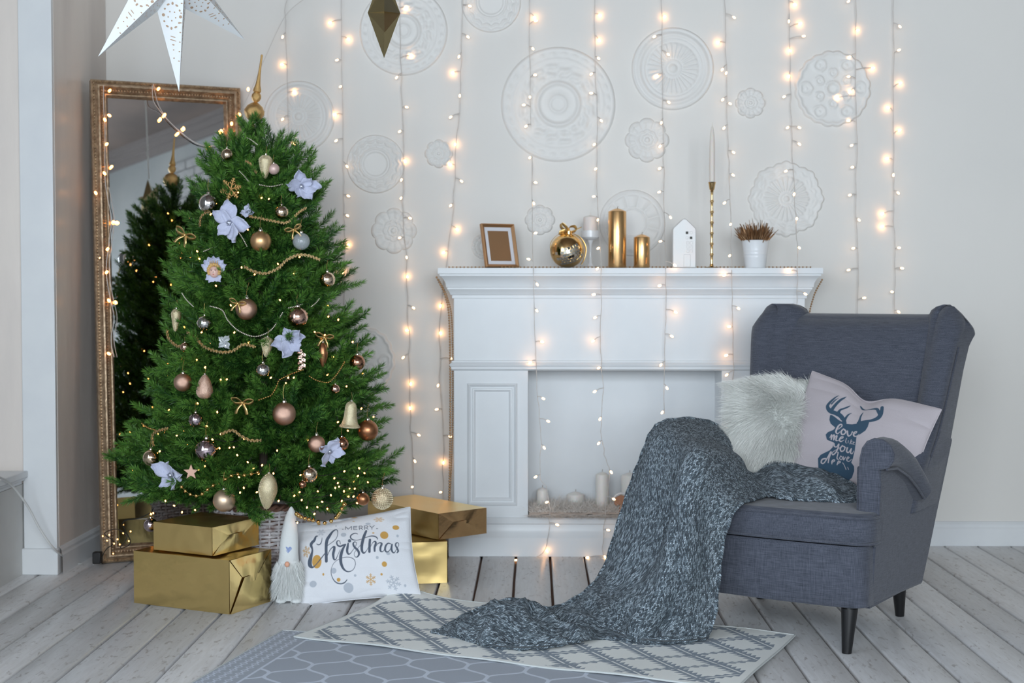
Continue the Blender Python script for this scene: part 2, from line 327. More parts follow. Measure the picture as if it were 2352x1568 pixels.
# ================================================================== plaster medallions
plaster = M('plaster', (.83, .81, .775), .5, bump=.1, bs=120, bd=.001)
def sm(x, a, b): t = np.clip((x - a) / (b - a), 0, 1); return t * t * (3 - 2 * t)
def ringb(r, c, wd): return np.exp(-((r - c) / wd) ** 2)
def medallion(px, py, rp, style, label, nt=144, nr=44):
    c = wallpt(px, py); Rm = rp / 558.0
    th = np.arange(nt) / nt * 2 * math.pi; rr = np.linspace(0.0, 1, nr); T, Q = np.meshgrid(th, rr)
    out = np.ones_like(T); h = np.zeros_like(T); st = style
    if st == 'beads':
        h = .35 + .5 * ringb(Q, .97, .025) + .3 * ringb(Q, .78, .02) + .9 * ringb(Q, .36, .035) + .35 * sm(-Q, -.30, -.1) + .45 * ringb(Q, .14, .02)
        k = (T * 28 / (2 * math.pi)) % 1 - .5; h += .55 * np.exp(-((k * .22 * Q * 1.3 / .05) ** 2 + ((Q - .875) / .035) ** 2))
        band = sm(Q, .42, .48) * sm(-Q, -.74, -.66); h += band * .35 * (np.sin(T * 8) * np.sin(Q * 38 + 2 * np.cos(T * 4)) + .6 * np.abs(np.sin(T * 16 + Q * 10)))
    elif st == 'rays':
        h = .3 + .5 * ringb(Q, .97, .03) + .55 * ringb(Q, .82, .06) + .35 * ringb(Q, .70, .02) + .6 * sm(-Q, -.13, -.05) + .35 * ringb(Q, .19, .02)
        h += sm(Q, .22, .3) * sm(-Q, -.64, -.58) * .45 * np.abs(np.sin(T * 14)) + .15 * ringb(Q, .88, .02) * np.sin(T * 60)
    elif st == 'open':
        h = .3 + .4 * ringb(Q, .97, .03) + .6 * ringb(Q, .52, .05) + .5 * ringb(Q, .43, .015) - .1 * sm(-Q, -.40, -.36)
        h += sm(Q, .56, .64) * sm(-Q, -.94, -.88) * (.35 * np.abs(np.sin(T * 8)) + .25 * np.sin(Q * 40 + 3 * np.abs(np.sin(T * 8))))
    elif st == 'star':
        h = .3 + .4 * ringb(Q, .98, .02) + .35 * ringb(Q, .90, .02) + .15 * ringb(Q, .94, .015) * np.sin(T * 60) + .5 * ringb(Q, .42, .025) + .15 * sm(-Q, -.38, -.34)
        h += sm(Q, .45, .5) * sm(-Q, -.86, -.80) * .5 * np.abs(np.cos(T * 6)) ** .7
    elif st == 'rosette':
        n = 8; out = .86 + .14 * np.abs(np.cos(T * n / 2)) ** .6; lob = np.abs(np.cos(T * n / 2))
        h = .4 + .45 * ringb(Q, .86, .07) * lob + .4 * ringb(Q, .42, .06) * (.5 + .5 * np.abs(np.cos(T * 3))) + .55 * sm(-Q, -.16, -.06) + .35 * ringb(Q, .24, .03) + .25 * sm(Q, .5, .6) * np.abs(np.sin(T * 8))
    elif st == 'lace':
        out = .93 + .04 * np.abs(np.cos(T * 12)) + .03 * np.cos(T * 8)
        h = .35 + .3 * ringb(Q, .95, .03) + .5 * sm(-Q, -.10, -.04) + .35 * ringb(Q, .16, .02) + sm(Q, .2, .26) * sm(-Q, -.62, -.56) * .5 * np.abs(np.cos(T * 12)) + sm(Q, .66, .7) * .35 * np.abs(np.sin(T * 8)) * np.abs(np.cos((Q - .66) * 26 + .7 * np.sin(T * 16)))
    elif st == 'scroll':
        out = .93 + .03 * np.abs(np.cos(T * 4)) ** .5 + .04 * np.abs(np.sin(T * 10))
        h = .3 + .55 * ringb(Q, .93, .05) + .6 * ringb(Q, .17, .04) - .2 * sm(-Q, -.12, -.08)
        for rad, n, wd in ((.40, 6, .10), (.70, 6, .15)):
            ph = 0 if n == 6 and rad < .5 else .5
            k = ((T * n / (2 * math.pi) + ph) % 1 - .5) * 2 * math.pi / n * rad; dd = np.sqrt(k ** 2 + (Q - rad) ** 2); h += .5 * ringb(dd, wd, .03) + .35 * sm(-dd, -.05, 0)
    h = h * .011 + .004; h[-1, :] = .0; h[-2, :] = np.minimum(h[-2, :], .006)
    X = c.x + Q * out * Rm * np.cos(T); Z = c.z + Q * out * Rm * np.sin(T); Y = YW - h
    o = MB().grid(np.stack([X, Y, Z], -1), cv=True, flip=True).build('ceiling_rose', plaster, ang=180)
    o.data.materials[0] = plaster
    return tag(o, label, 'wall medallion', 'plaster ceiling roses on the back wall')
for a in [(1282, 240, 131, 'beads', 'largest round plaster medallion, ringed with small round beads, above the mantel centre'),
          (927, 72, 101, 'beads', 'large round plaster medallion behind the hanging gold star'),
          (1545, 158, 94, 'rays', 'round fluted plaster medallion upper right of the beaded one'),
          (687, 268, 82, 'rays', 'round fluted plaster medallion just right of the tree topper'),
          (863, 377, 67, 'open', 'plaster ring medallion with plain open centre, right of the upper tree'),
          (1128, 6, 68, 'open', 'plaster ring medallion cut off by the top of the photo'),
          (1452, 512, 76, 'star', 'plaster medallion with star petals behind the large gold candle'),
          (1008, 353, 33, 'rosette', 'tiny flower medallion between the open ring and the largest medallion'),
          (905, 530, 53, 'rosette', 'flower shaped plaster medallion midway between tree and picture frame'),
          (1486, 322, 51, 'rosette', 'flower shaped plaster medallion below the fluted medallion'),
          (1723, 237, 35, 'rosette', 'small flower medallion left of the scalloped tulip medallion'),
          (1240, 505, 35, 'rosette', 'small flower medallion above and between picture frame and mirror ball'),
          (1805, 457, 88, 'lace', 'lacy scalloped plaster medallion with rays behind the golden grass'),
          (1912, 204, 88, 'scroll', 'scalloped plaster medallion with round tulip cutouts, upper right'),
          (826, 828, 84, 'scroll', 'scrolled plaster medallion half hidden behind the right side of the tree'),
          (1112, 566, 29, 'open', 'small plaster medallion peeking out left behind the picture frame')]:
    medallion(*a)
# ================================================================== materials for the objects
gold = M('polished gold', (.86, .58, .26), .16, 1, bump=.08, bs=30, bd=.001)
brass = M('brass', (.72, .50, .24), .22, 1)
foil = M('gold foil', (1.0, .74, .30), .20, 1, bump=.5, bs=6, bd=.010)
foil2 = M('gold foil satin', (.98, .72, .30), .36, 1, bump=.2, bs=5, bd=.005)
goldwax = M('gold lacquered wax', (.83, .52, .24), .27, 1)
wax = M('ivory wax', (.84, .81, .76), .45, sss=.3)
white_gl = M('white glaze', (.85, .85, .85), .15, coat=.5)
# ---------------------------------------------------------------- leaning mirror
mBL = P(232, 1299, 602); mBL.z = 0.0
mTL = P(198, 185, 586); mTR = P(541, 211, 560.5); mTR.z = mTL.z
mU = (mTR - mTL); MWd = mU.length; mU.normalize()
mV = mTL - mBL; mV -= mU * mV.dot(mU); MHt = mV.length; mV.normalize(); mN = mU.cross(mV)   # mN faces the room
if mN.y > 0: mN = -mN
mO = mBL + mN * .004
def mpt(a, b, h): return mO + mU * a + mV * b + mN * h
mirror = thing('standing_mirror', 'tall gilt framed mirror leaning in the corner behind the tree', 'mirror', mBL)
fprof = [(0, -.012), (0, .026), (.006, .031), (.010, .026), (.014, .028), (.024, .046), (.030, .046), (.034, .036), (.036, .030), (.046, .024), (.050, .016), (.053, .020), (.058, .020), (.062, .010), (.066, .004), (.066, -.008)]
frame_m = M('gilt frame', (.60, .45, .30), .36, .7, col2=(.36, .25, .16), cs=60, cd=5, bump=.35, bs=160, bd=.002)
cs_ = [(0, 0, 1, 1), (MWd, 0, -1, 1), (MWd, MHt, -1, -1), (0, MHt, 1, -1)]
for k in range(4):
    A, B = cs_[k], cs_[(k + 1) % 4]
    MB().grid([[tuple(mpt(a + sa * i, b + sb * i, h)) for i, h in fprof] for a, b, sa, sb in (A, B)]).build('frame_side', frame_m, mirror, ang=50, fix=True)
bd = MB(); q = .041
def ringpts(q, step):
    pts = []
    for (a0, b0), (a1, b1) in (((q, q), (MWd - q, q)), ((MWd - q, q), (MWd - q, MHt - q)), ((MWd - q, MHt - q), (q, MHt - q)), ((q, MHt - q), (q, q))):
        n = int(math.hypot(a1 - a0, b1 - b0) / step)
        pts += [(a0 + (a1 - a0) * i / n, b0 + (b1 - b0) * i / n) for i in range(n)]
    return pts
for a, b in ringpts(.0415, .011): bd.ball(mpt(a, b, .028), .0042, 6, 4)
for a, b in ringpts(.008, .012): bd.ball(mpt(a, b, .029), .0035, 5, 4)
bd.build('bead_border', frame_m, mirror, kind='stuff')
MB().add([tuple(mpt(a, b, .002)) for a, b in ((.06, .06), (MWd - .06, .06), (MWd - .06, MHt - .06), (.06, MHt - .06))], [(0, 1, 2, 3)]).build('mirror_glass', M('mirror glass', (.72, .75, .76), .015, 1), mirror, smooth=False)
MB().add([tuple(mpt(a, b, -.011)) for a, b in ((.003, .003), (MWd - .003, .003), (MWd - .003, MHt - .003), (.003, MHt - .003))], [(3, 2, 1, 0)]).build('backing', M('backing board', (.25, .2, .16), .8), mirror, smooth=False)
# ---------------------------------------------------------------- foil wrapped boxes
def giftbox(near, left, right, zb, h, label, seed, matA=foil, matB=foil):
    """near/left/right: bottom corners as world points."""
    near, left, right = Vector(near), Vector(left), Vector(right)
    U = left - near; V_ = right - near; lu, lv = U.length, V_.length; U.normalize()
    V_ = V_ - U * V_.dot(U); V_.normalize()
    ctr = near + U * lu / 2 + V_ * lv / 2
    t = thing('gift_box', label, 'gift box', (ctr.x, ctr.y, zb), group='gold foil presents')
    def pt(a, b, c):
        return np.array([near.x, near.y, zb]) + np.array([U.x, U.y, 0]) * a + np.array([V_.x, V_.y, 0]) * b + np.array([0, 0, 1]) * c
    def face(f, nu, nv, bulge, nd, amp=.0022):
        g = np.zeros((nu, nv, 3))
        for i in range(nu):
            for j in range(nv):
                a, b = i / (nu - 1), j / (nv - 1); e_ = min(a, 1 - a, b, 1 - b); k = min(1, e_ * 9)
                p_ = f(a, b); d = bulge * 4 * a * (1 - a) * b * (1 - b) + amp * k * (vnoise(p_ * 14 + seed) + .6 * vnoise(p_ * 37 + seed))
                g[i, j] = p_ + nd * d
        return g
    Un, Vn = np.array([U.x, U.y, 0]), np.array([V_.x, V_.y, 0]); Z = np.array([0, 0, 1.0])
    m = MB()
    m.grid(face(lambda a, b: pt(a * lu, 0, b * h), 26, 14, -.002, -Vn)); m.grid(face(lambda a, b: pt(a * lu, lv, b * h), 14, 8, 0, Vn))
    m.grid(face(lambda a, b: pt(a * lu, b * lv, h), 26, 16, -.003, Z)); m.grid(face(lambda a, b: pt(a * lu, b * lv, .0), 4, 4, 0, -Z, 0))
    m.grid(face(lambda a, b: pt(lu, b * lv, a * h), 10, 10, 0, Un)); m.grid(face(lambda a, b: pt(0, b * lv, a * h), 14, 14, -.003, -Un))
    m.build('wrapping', matA, t, ang=50, fix=True)
    # the folded end: two side darts under one lower flap
    def ep(b, c, d): return tuple(pt(-d, b * lv, c * h))
    fl_ = MB()
    fl_.add([ep(0, 1, .002), ep(0, 0, .002), ep(.40, .52, .0035)], [(0, 1, 2)]); fl_.build('side_fold', matB, t, smooth=False)
    MB().add([ep(1, 1, .002), ep(1, 0, .002), ep(.60, .52, .0035)], [(0, 2, 1)]).build('side_fold', matB, t, smooth=False)

    lf = MB(); g = np.zeros((9, 9, 3))
    for i in range(9):
        for j in range(9):
            a, b = i / 8, j / 8; wd = 1 - .62 * a; bb_ = .5 + (b - .5) * wd
            g[i, j] = np.array(ep(bb_, a * .62, .005 + .004 * math.sin(b * 6 + seed) * a))
    lf.grid(g, flip=True); lf.build('end_flap', matB, t, ang=60)
    uf = MB(); g = np.zeros((7, 9, 3))
    for i in range(7):
        for j in range(9):
            a, b = i / 6, j / 8; bb_ = .5 + (b - .5) * (1 - .75 * a)
            g[i, j] = np.array(ep(bb_, 1 - a * .5, .003 + .002 * math.sin(b * 9 + seed)))
    uf.grid(g); uf.build('end_flap', matB, t, ang=60)
    return t
giftbox(PZ(527, 1411), PZ(308, 1384), PZ(607, 1378), 0, .176, 'large shiny gold foil gift box on the floor left of the wicker basket', 1.3, foil)
giftbox(PZ(487, 1277, .18), PZ(353, 1262, .18), PZ(560, 1248, .18), .181, .093, 'smaller matt gold gift box stacked on the large left box', 5.1, foil2, foil)
giftbox(PZ(1027, 1338), PZ(840, 1345), PZ(1046, 1308), 0, .149, 'lower gold gift box standing on the floor behind the printed cushion', 9.7, foil2)
giftbox(PZ(1007, 1241, .15), PZ(845, 1205, .15), PZ(1087, 1221, .15), .153, .094, 'upper gold gift box with crumpled end, stacked right of the cushion', 12.4, foil2, M('copper foil', (.80, .50, .24), .26, 1, bump=.5, bs=9, bd=.01))
# ---------------------------------------------------------------- wicker basket
TX, TY = P(606, 1200, 644).x, FPX / 644
bk = thing('wicker_basket', 'round white washed wicker basket holding the Christmas tree', 'basket', (TX, TY, 0))
wick = M('whitewashed willow', (.86, .82, .82), .6, col2=(.42, .30, .27), cs=35, cd=4, cr=(.48, .75), bump=.5, bs=150, bd=.001)
wick2 = M('brown willow', (.25, .13, .09), .6, bump=.4, bs=150)
def brad(z): return .128 + .040 * (z / .29)
NS = 30
for k in range(NS):
    a = 2 * math.pi * k / NS
    MB().tube([(TX + brad(z) * math.cos(a), TY + brad(z) * math.sin(a), z) for z in (0.002, .1, .2, .285)], .0042, 6).build('stake', wick, bk)
for r_ in range(22):
    z = .012 + r_ * .0125; pts = []
    for k in range(NS * 4):
        a = 2 * math.pi * (k / (NS * 4)); wv = math.cos(a * NS / 2 + (math.pi if r_ % 2 else 0)); pts.append((TX + (brad(z) + .0075 * wv) * math.cos(a), TY + (brad(z) + .0075 * wv) * math.sin(a), z + .0016 * math.sin(5 * a + r_)))
    MB().tube(pts, .0056, 6, closed=True).build('weaver', wick, bk)
for o_ in (0, math.pi):
    MB().tube([(TX + (brad(.29) + .007 * math.cos(18 * a + o_)) * math.cos(a), TY + (brad(.29) + .007 * math.cos(18 * a + o_)) * math.sin(a), .288 + .007 * math.sin(18 * a + o_)) for a in np.linspace(0, 2 * math.pi, 181)[:-1]], .0062, 6, closed=True).build('rim', wick2, bk)
MB().lathe([(.001, .003), (.122, .003), (.150, .26), (.146, .26), (.118, .02), (.001, .02)], 32, (TX, TY, 0)).build('lining', wick2, bk)
# ---------------------------------------------------------------- gnome
gp = PZ(660, 1386); gp.y += .03
gn = thing('felt_gnome', 'white felt gnome with tall pointed hat and blue heart beside the basket', 'gnome', gp)
felt = M('white felt', (.80, .83, .82), .95, bump=.5, bs=220, bd=.002, sheen=.4)
fur = M('white fur', (.86, .88, .86), .8, sheen=.3)
G0 = np.array(gp)
MB().lathe([(.001, .008), (.036, .008), (.045, .03), (.046, .07), (.041, .11), (.034, .145), (.028, .165), (.001, .17)], 28, G0, sc=(1, .8, 1)).build('body', felt, gn)
ha = MB(); hp = [(.031, .135, -.002), (.034, .142, 0), (.032, .17, .001), (.031, .20, .002), (.0285, .225, .003), (.0245, .255, .005), (.019, .285, .007), (.0135, .303, .009), (.006, .318, .010), (.0005, .323, .010)]
ha.grid([[(G0[0] + dx + r_ * math.cos(t), G0[1] + r_ * .85 * math.sin(t), z) for t in np.linspace(0, 2 * math.pi, 25)[:-1]] for r_, z, dx in hp], cv=True); ha.build('hat', felt, gn)
MB().ball(G0 + (.002, -.042, .135), .0085, 14, 10, (1, .8, 1.1)).build('nose', M('salmon bead', (.82, .42, .28), .6), gn)
hh = MB(); hpoly = []
for t in np.linspace(0, 2 * math.pi, 26)[:-1]:
    hpoly.append((16 * math.sin(t) ** 3 / 16 * .012, (13 * math.cos(t) - 5 * math.cos(2 * t) - 2 * math.cos(3 * t) - math.cos(4 * t)) / 16 * .0125))
hh.prism(hpoly, 0, .003, lambda a, b, h: (G0[0] + .003 + a, G0[1] - .0245 - h + (a / .012) ** 2 * .003, .182 + b)); hh.build('heart', M('blue felt', (.30, .38, .62), .95, bump=.4, bs=300), gn)
for s_ in (-1, 1):
    MB().ball(G0 + (s_ * .026 + .004, -.028, .0095), .0185, 16, 10, (1, .9, .5)).build('foot', felt, gn)
    MB().tube(smoothpath([G0 + (s_ * .022, -.024, .135), G0 + (s_ * .034, -.03, .105), G0 + (s_ * .038, -.031, .085), G0 + (s_ * .047, -.03, .073)], 4), .0022, 6).build('braid', felt, gn)
def hair(n, origin, length, width, droop, rs, seg=4):
    """Ribbons of fur: origin(rs) -> (point, direction)."""
    V = []; F = []
    for i in range(n):
        p_, d = origin(rs); d = d / np.linalg.norm(d); L_ = length * rs.uniform(.55, 1.1); w_ = width
        side = np.cross(d, rs.normal(size=3)); side /= np.linalg.norm(side) + 1e-9; b = len(V); crl = rs.normal(size=3) * .35
        for k in range(seg + 1):
            t = k / seg; q_ = p_ + d * L_ * t + np.array([0, 0, -1]) * droop * L_ * t * t + crl * L_ * .3 * t * t; ww = w_ * (1 - .85 * t)
            V += [q_ - side * ww, q_ + side * ww]
        F += [(b + 2 * k, b + 2 * k + 1, b + 2 * k + 3, b + 2 * k + 2) for k in range(seg)]
    m = MB(); m.add(V, F); return m
def og(rs):
    a = rs.uniform(0, 2 * math.pi); z = rs.uniform(.03, .137); r_ = .046 * (1 - .12 * max(0, (z - .07) / .06))
    return G0 + np.array([r_ * math.cos(a), r_ * .8 * math.sin(a), z]), np.array([math.cos(a) * .5, math.sin(a) * .5, -.9])
hair(4200, og, .032, .0007, .1, np.random.RandomState(1)).build('beard', fur, gn, kind='stuff')
# ================================================================== things on the mantel
def mz(px, s=576.0, py=611): p_ = P(px, py, s); return p_
# picture frame: turned a little and leaning back
pf = mz(1152, 577); fw, fh = .148, .180
pfr = thing('picture_frame', 'bronze picture frame with white mat leaning on the mantel, left end', 'picture frame', (pf.x, pf.y, ZM), (0, 0, 0), local=True)
Mf = Matrix.Rotation(R(29), 4, 'Z') @ Matrix.Rotation(R(-15), 4, 'X')
def fpt(a, b, h): v = Mf @ Vector((a, -h, b)); return tuple(v)
m = MB(); pr = [(0, 0), (0, .014), (.004, .016), (.010, .012), (.013, .010), (.013, .0)]
m.grid([[fpt(cx + sx * i, cz + sz * i, h) for i, h in pr] for cx, cz, sx, sz in ((-fw / 2, 0, 1, 1), (fw / 2, 0, -1, 1), (fw / 2, fh, -1, -1), (-fw / 2, fh, 1, -1))], cu=True)
frm = M('bronze frame', (.50, .29, .15), .3, .9); m.build('frame', frm, pfr, fix=True)
def slab(name, x0, x1, z0, z1, h0, h1, mat_, par): return MB().prism([(x0, z0), (x1, z0), (x1, z1), (x0, z1)], h0, h1, fpt).build(name, mat_, par, smooth=False, fix=True)
slab('mat', -fw / 2 + .012, fw / 2 - .012, .012, fh - .012, .001, .006, M('white card', (.80, .80, .84), .6), pfr)
slab('picture', -fw / 2 + .028, fw / 2 - .028, .028, fh - .028, .006, .0066, M('golden brown paper', (.36, .20, .10), .35, .3), pfr)
slab('backing', -fw / 2 + .002, fw / 2 - .002, .002, fh - .002, -.002, .001, M('frame back', (.1, .08, .06), .8), pfr)
# mirror ball with ribbon
mb_c = mz(1303, 580); rb = .0685; Cb = np.array([mb_c.x, mb_c.y, ZM + rb])
mball = thing('mirror_ball', 'gold mirror ball bauble with ribbon bow on the mantel', 'ornament', (mb_c.x, mb_c.y, ZM))
MB().ball(Cb, rb, 48, 32).build('sphere', gold, mball)
tilt = Euler((R(20), R(-16), 0)).to_matrix(); tiles = M('mirror tile', (.72, .69, .62), .06, 1); rs_ = np.random.RandomState(4)
for i in range(6):
    el = -.42 + i * .17
    for j in range(-4 + (i % 2) , 5):
        az = j * .18 / math.cos(el) - math.pi / 2 + (.09 if i % 2 else 0)
        if abs(j) > 3 and i in (0, 5): continue
        d = Vector((math.cos(el) * math.cos(az), math.cos(el) * math.sin(az), math.sin(el))); d = tilt @ d
        u_ = tilt @ Vector((-math.sin(az), math.cos(az), 0)); n_ = (d + Vector(rs_.normal(size=3) * .035)).normalized(); v_ = n_.cross(u_).normalized(); u_ = v_.cross(n_)
        c_ = Vector(Cb) + d * (rb + .0003); hs_ = .0054
        V = [c_ + u_ * a * hs_ + v_ * b * hs_ + n_ * h for h in (-.002, .001) for a, b in ((-1, -1), (1, -1), (1, 1), (-1, 1))]
        MB().add([tuple(q_) for q_ in V], [(3, 2, 1, 0), (4, 5, 6, 7), (0, 1, 5, 4), (1, 2, 6, 5), (2, 3, 7, 6), (3, 0, 4, 7)]).build('mirror_tile', tiles, mball, smooth=False, fix=True)
rib_m = M('gold ribbon', (.70, .48, .20), .3, .85)
def ribbon(name, pts, wv, width, par, mat_=None, n=5):
    pp = smoothpath(pts, n); G = []; wv = np.array(wv, float)
    for q_ in pp: G.append([q_ - wv * width / 2, q_, q_ + wv * width / 2])
    o = MB().grid(G).build(name, mat_ or rib_m, par, ang=180); sd = o.modifiers.new('thick', 'SOLIDIFY'); sd.thickness = .0006; return o
Tb = Cb + np.array([.006, -.01, rb + .004])
MB().lathe([(.012, -.008), (.012, .004), (.009, .006), (.001, .006)], 16, Tb).build('cap', gold, mball)
ribbon('ribbon_loop', [Tb, Tb + (-.012, -.012, .02), Tb + (-.030, -.012, .034), Tb + (-.028, -.008, .016), Tb], (.45, -.6, .3), .020, mball)
ribbon('ribbon_loop', [Tb, Tb + (.0, -.014, .018), Tb + (.022, -.012, .022), Tb + (.028, -.008, .004), Tb], (.3, -.7, .4), .022, mball)
ribbon('ribbon_loop', [Tb, Tb + (-.015, -.014, .005), Tb + (-.040, -.012, -.002), Tb + (-.020, -.008, -.004), Tb], (.2, -.4, .8), .018, mball)
ribbon('ribbon_tail', [Tb, Tb + (.025, -.012, .008), Tb + (.050, -.01, .02)], (.1, -.5, -.6), .006, mball)
ribbon('ribbon_tail', [Tb, Tb + (-.045, -.01, -.012), Tb + (-.072, -.005, -.045), Tb + (-.070, -.004, -.085)], (.5, -.6, 0), .005, mball)
ribbon('ribbon_tail', [Tb, Tb + (.042, -.02, -.02), Tb + (.066, -.025, -.06), Tb + (.060, -.03, -.105), Tb + (.048, -.035, -.128)], (.7, -.5, .1), .008, mball)
# candlestick with a short candle
cp = mz(1356, 572); c0 = np.array([cp.x, cp.y, ZM])
cst = thing('candle_holder', 'white stemmed candle holder behind the mirror ball', 'candle holder', cp * 1.0); cst.location = tuple(c0)
MB().lathe([(.001, 0), (.030, 0), (.030, .004), (.012, .010), (.006, .022), (.0045, .06), (.0055, .095), (.012, .112), (.030, .118), (.036, .124), (.037, .150), (.033, .150), (.032, .128), (.001, .126)], 32, c0).build('stem', white_gl, cst)
cd_ = MB().lathe([(.001, .127), (.028, .127), (.0285, .20), (.026, .206), (.010, .210), (.002, .211), (.0012, .224), (.0001, .225)], 28, c0).build('candle', M('pale pink wax', (.84, .76, .71), .45, sss=.3), None)
tag(cd_, 'short pale pink candle standing in the white stemmed holder', 'candle')
# gold pillar candles
for px_, h_, r_, s_, lb in ((1417.5, .219, .0355, 583, 'tall gold pillar candle on the mantel'), (1474, .118, .0315, 583, 'short gold pillar candle right of the tall one')):
    q = mz(px_, s_); c0 = np.array([q.x, q.y, ZM])
    t = thing('pillar_candle', lb, 'candle', c0, group='gold pillar candles')
    MB().lathe([(.001, 0), (r_ - .001, 0), (r_, .002), (r_, h_), (r_ - .001, h_ + .002), (r_ * .55, h_ + .009), (.004, h_ + .014), (.001, h_ + .014)], 48, c0).build('wax_body', goldwax, t)
    MB().tube([c0 + (0, 0, h_ + .012), c0 + (.001, 0, h_ + .018), c0 + (.003, 0, h_ + .022)], .0012, 6).build('wick', M('wick', (.25, .18, .12), .9), t)
# ceramic house
hq = mz(1570.5, 582); c0 = Vector((hq.x, hq.y, ZM)); hw, hh_, ha_ = .046, .150, .192
hs = thing('ceramic_house', 'white glazed ceramic house with tiny square windows on the mantel', 'ornament', c0)
poly = [(-hw, 0), (hw, 0), (hw, hh_), (hw * .9, hh_ + .008), (.006, ha_), (-.006, ha_), (-hw * .9, hh_ + .008), (-hw, hh_)]
glz = M('pearl glaze', (.66, .67, .66), .3, col2=(.70, .65, .63), cs=14, coat=.2)
MB().prism(poly, -.02, .02, lambda a, b, h: (c0.x + a, c0.y - h, c0.z + b)).build('house_body', glz, hs, bevel=.003, fix=True)
dk = M('window hole', (.05, .05, .04), .6)
for a, b, m_ in ((.010, .137, dk), (.026, .117, dk), (.010, .117, glz), (.026, .137, glz)): MB().box((c0.x + a, c0.y - .0195, c0.z + b), (.010, .004, .010)).build('window_hole', m_, hs, smooth=False, bevel=.001)
for k in range(6): MB().bb(c0.x + .008 + (k % 2) * .014, c0.x + .019 + (k % 2) * .014, c0.y - .0212, c0.y - .019, c0.z + .060 + (k // 2) * .016, c0.z + .071 + (k // 2) * .016).build('pane', glz, hs, bevel=.001)
MB().bb(c0.x - .002, c0.x + .024, c0.y - .0215, c0.y - .019, c0.z + .004, c0.z + .052).build('house_door', glz, hs, bevel=.001)
# bamboo brass candlestick
bq = mz(1634.5, 585); c0 = np.array([bq.x, bq.y, ZM])
t = thing('tall_candlestick', 'thin brass bamboo candlestick on the mantel right of the house', 'candlestick', c0)
pr = [(.001, 0), (.026, 0), (.027, .002), (.010, .004), (.007, .008)]; z = .010
while z < .262:
    for dz, r_ in ((.0, .0075), (.002, .0080), (.005, .0056), (.020, .0050), (.036, .0056), (.039, .0075)): pr.append((r_, z + dz))
    z += .0415
z0 = pr[-1][1]
pr += [(.006, z0 + .003), (.010, z0 + .008), (.0135, z0 + .030), (.0155, z0 + .034), (.0145, z0 + .036), (.011, z0 + .036), (.010, z0 + .02), (.001, z0 + .02)]
MB().lathe(pr, 24, c0).build('stand', brass, t)
tc = MB().lathe([(.001, z0 + .02), (.0108, z0 + .021), (.0115, z0 + .10), (.0105, z0 + .18), (.008, z0 + .225), (.004, z0 + .248), (.0012, z0 + .255), (.0008, z0 + .268), (.0001, z0 + .268)], 20, c0).build('taper_candle', M('cream wax', (.80, .74, .67), .5, sss=.3), None)
tag(tc, 'long cream taper candle in the brass candlestick', 'candle')
# pot of golden grass
gq = mz(1735, 580); c0 = np.array([gq.x, gq.y, ZM])
t = thing('plant_pot', 'white ribbed plant pot on the right end of the mantel', 'pot', c0)
MB().lathe([(.001, 0), (.040, 0), (.041, .004), (.0445, .04), (.0452, .042), (.0448, .044), (.0460, .052), (.0468, .054), (.0462, .056), (.0475, .066), (.048, .068), (.0478, .070), (.0525, .104), (.0535, .108), (.0515, .109), (.046, .104), (.045, .09), (.001, .088)], 48, c0).build('pot', M('white enamel', (.82, .84, .86), .25), t)
gr = thing('golden_grass', 'spiky golden artificial grass in the white pot', 'plant', c0 + (0, 0, .09))
rs_ = np.random.RandomState(9); gmesh = []
gm = M('golden blade', (.50, .30, .16), .35, .7, col2=(.28, .15, .07), cs=30)
for k in range(5):
    L_ = .115; m = MB(); V = []
    for i in range(6):
        tt = i / 5; w_ = .0032 * (1 - tt ** 2) + .0002; V += [(-w_, .0012, L_ * tt), (0, -.0008, L_ * tt), (w_, .0012, L_ * tt)]
    V = np.array(V).reshape(6, 3, 3); V[:, :, 0] += (np.linspace(0, 1, 6)[:, None] ** 2) * .012 * (k - 2) / 2; m.grid(V); m.grid(V[:, ::-1] + np.array([0, .0006, 0])); gmesh.append(m.mesh('blade', gm))
for i in range(170):
    a = rs_.uniform(0, 2 * math.pi); rr_ = math.sqrt(rs_.uniform(0, 1)); th_ = rr_ * R(42) * rs_.uniform(.8, 1.1); b = bpy.data.objects.new('blade', gmesh[i % 5]); COL.objects.link(b)
    b.parent = gr; b.location = (rr_ * .036 * math.cos(a), rr_ * .036 * math.sin(a), -.004); d = Vector((math.sin(th_) * math.cos(a), math.sin(th_) * math.sin(a), math.cos(th_)))
    b.rotation_euler = (d.to_track_quat('Z', 'Y').to_matrix() @ Matrix.Rotation(rs_.uniform(0, 6.28), 3, 'Z')).to_euler(); s_ = rs_.uniform(.6, 1.0) * (1 - .2 * rr_); b.scale = (1, 1, s_)
# ================================================================== inside the fireplace
ZH = .153
fq = P(1345, 1175, 579); rug0 = np.array([(1213 - 1226) / 579 + .01, YF, ZH])
ft = thing('fur_throw', 'beige fur throw spread over the hearth between the pillars', 'throw', (fq.x, YF + .1, ZH))
nx, ny = 60, 16; X, Y_ = np.meshgrid(np.linspace(pxl + .004, .62, nx), np.linspace(YF + .002, YF + .2, ny), indexing='ij'); G = np.stack([X, Y_, ZH + .014 + .012 * np.abs(vnoise(np.stack([X * 18, Y_ * 18, X * 0], -1)))], -1); G[:, 0, 2] -= .01
m = MB().grid(G); m.build('hide', M('beige hide', (.60, .50, .43), .9), ft, ang=180, fix=True)
furb = M('beige fur', (.82, .76, .70), .8)
def of(rs):
    x_, y_ = rs.uniform(pxl + .01, .6), rs.uniform(YF + .004, YF + .19)
    if rs.uniform() < .22: y_ = YF - .010; return np.array([x_, y_, ZH + .010]), np.array([rs.normal() * .8, -1.2, .15])
    return np.array([x_, y_, ZH + .018]), np.array([rs.normal(), rs.normal() * .6, .75])
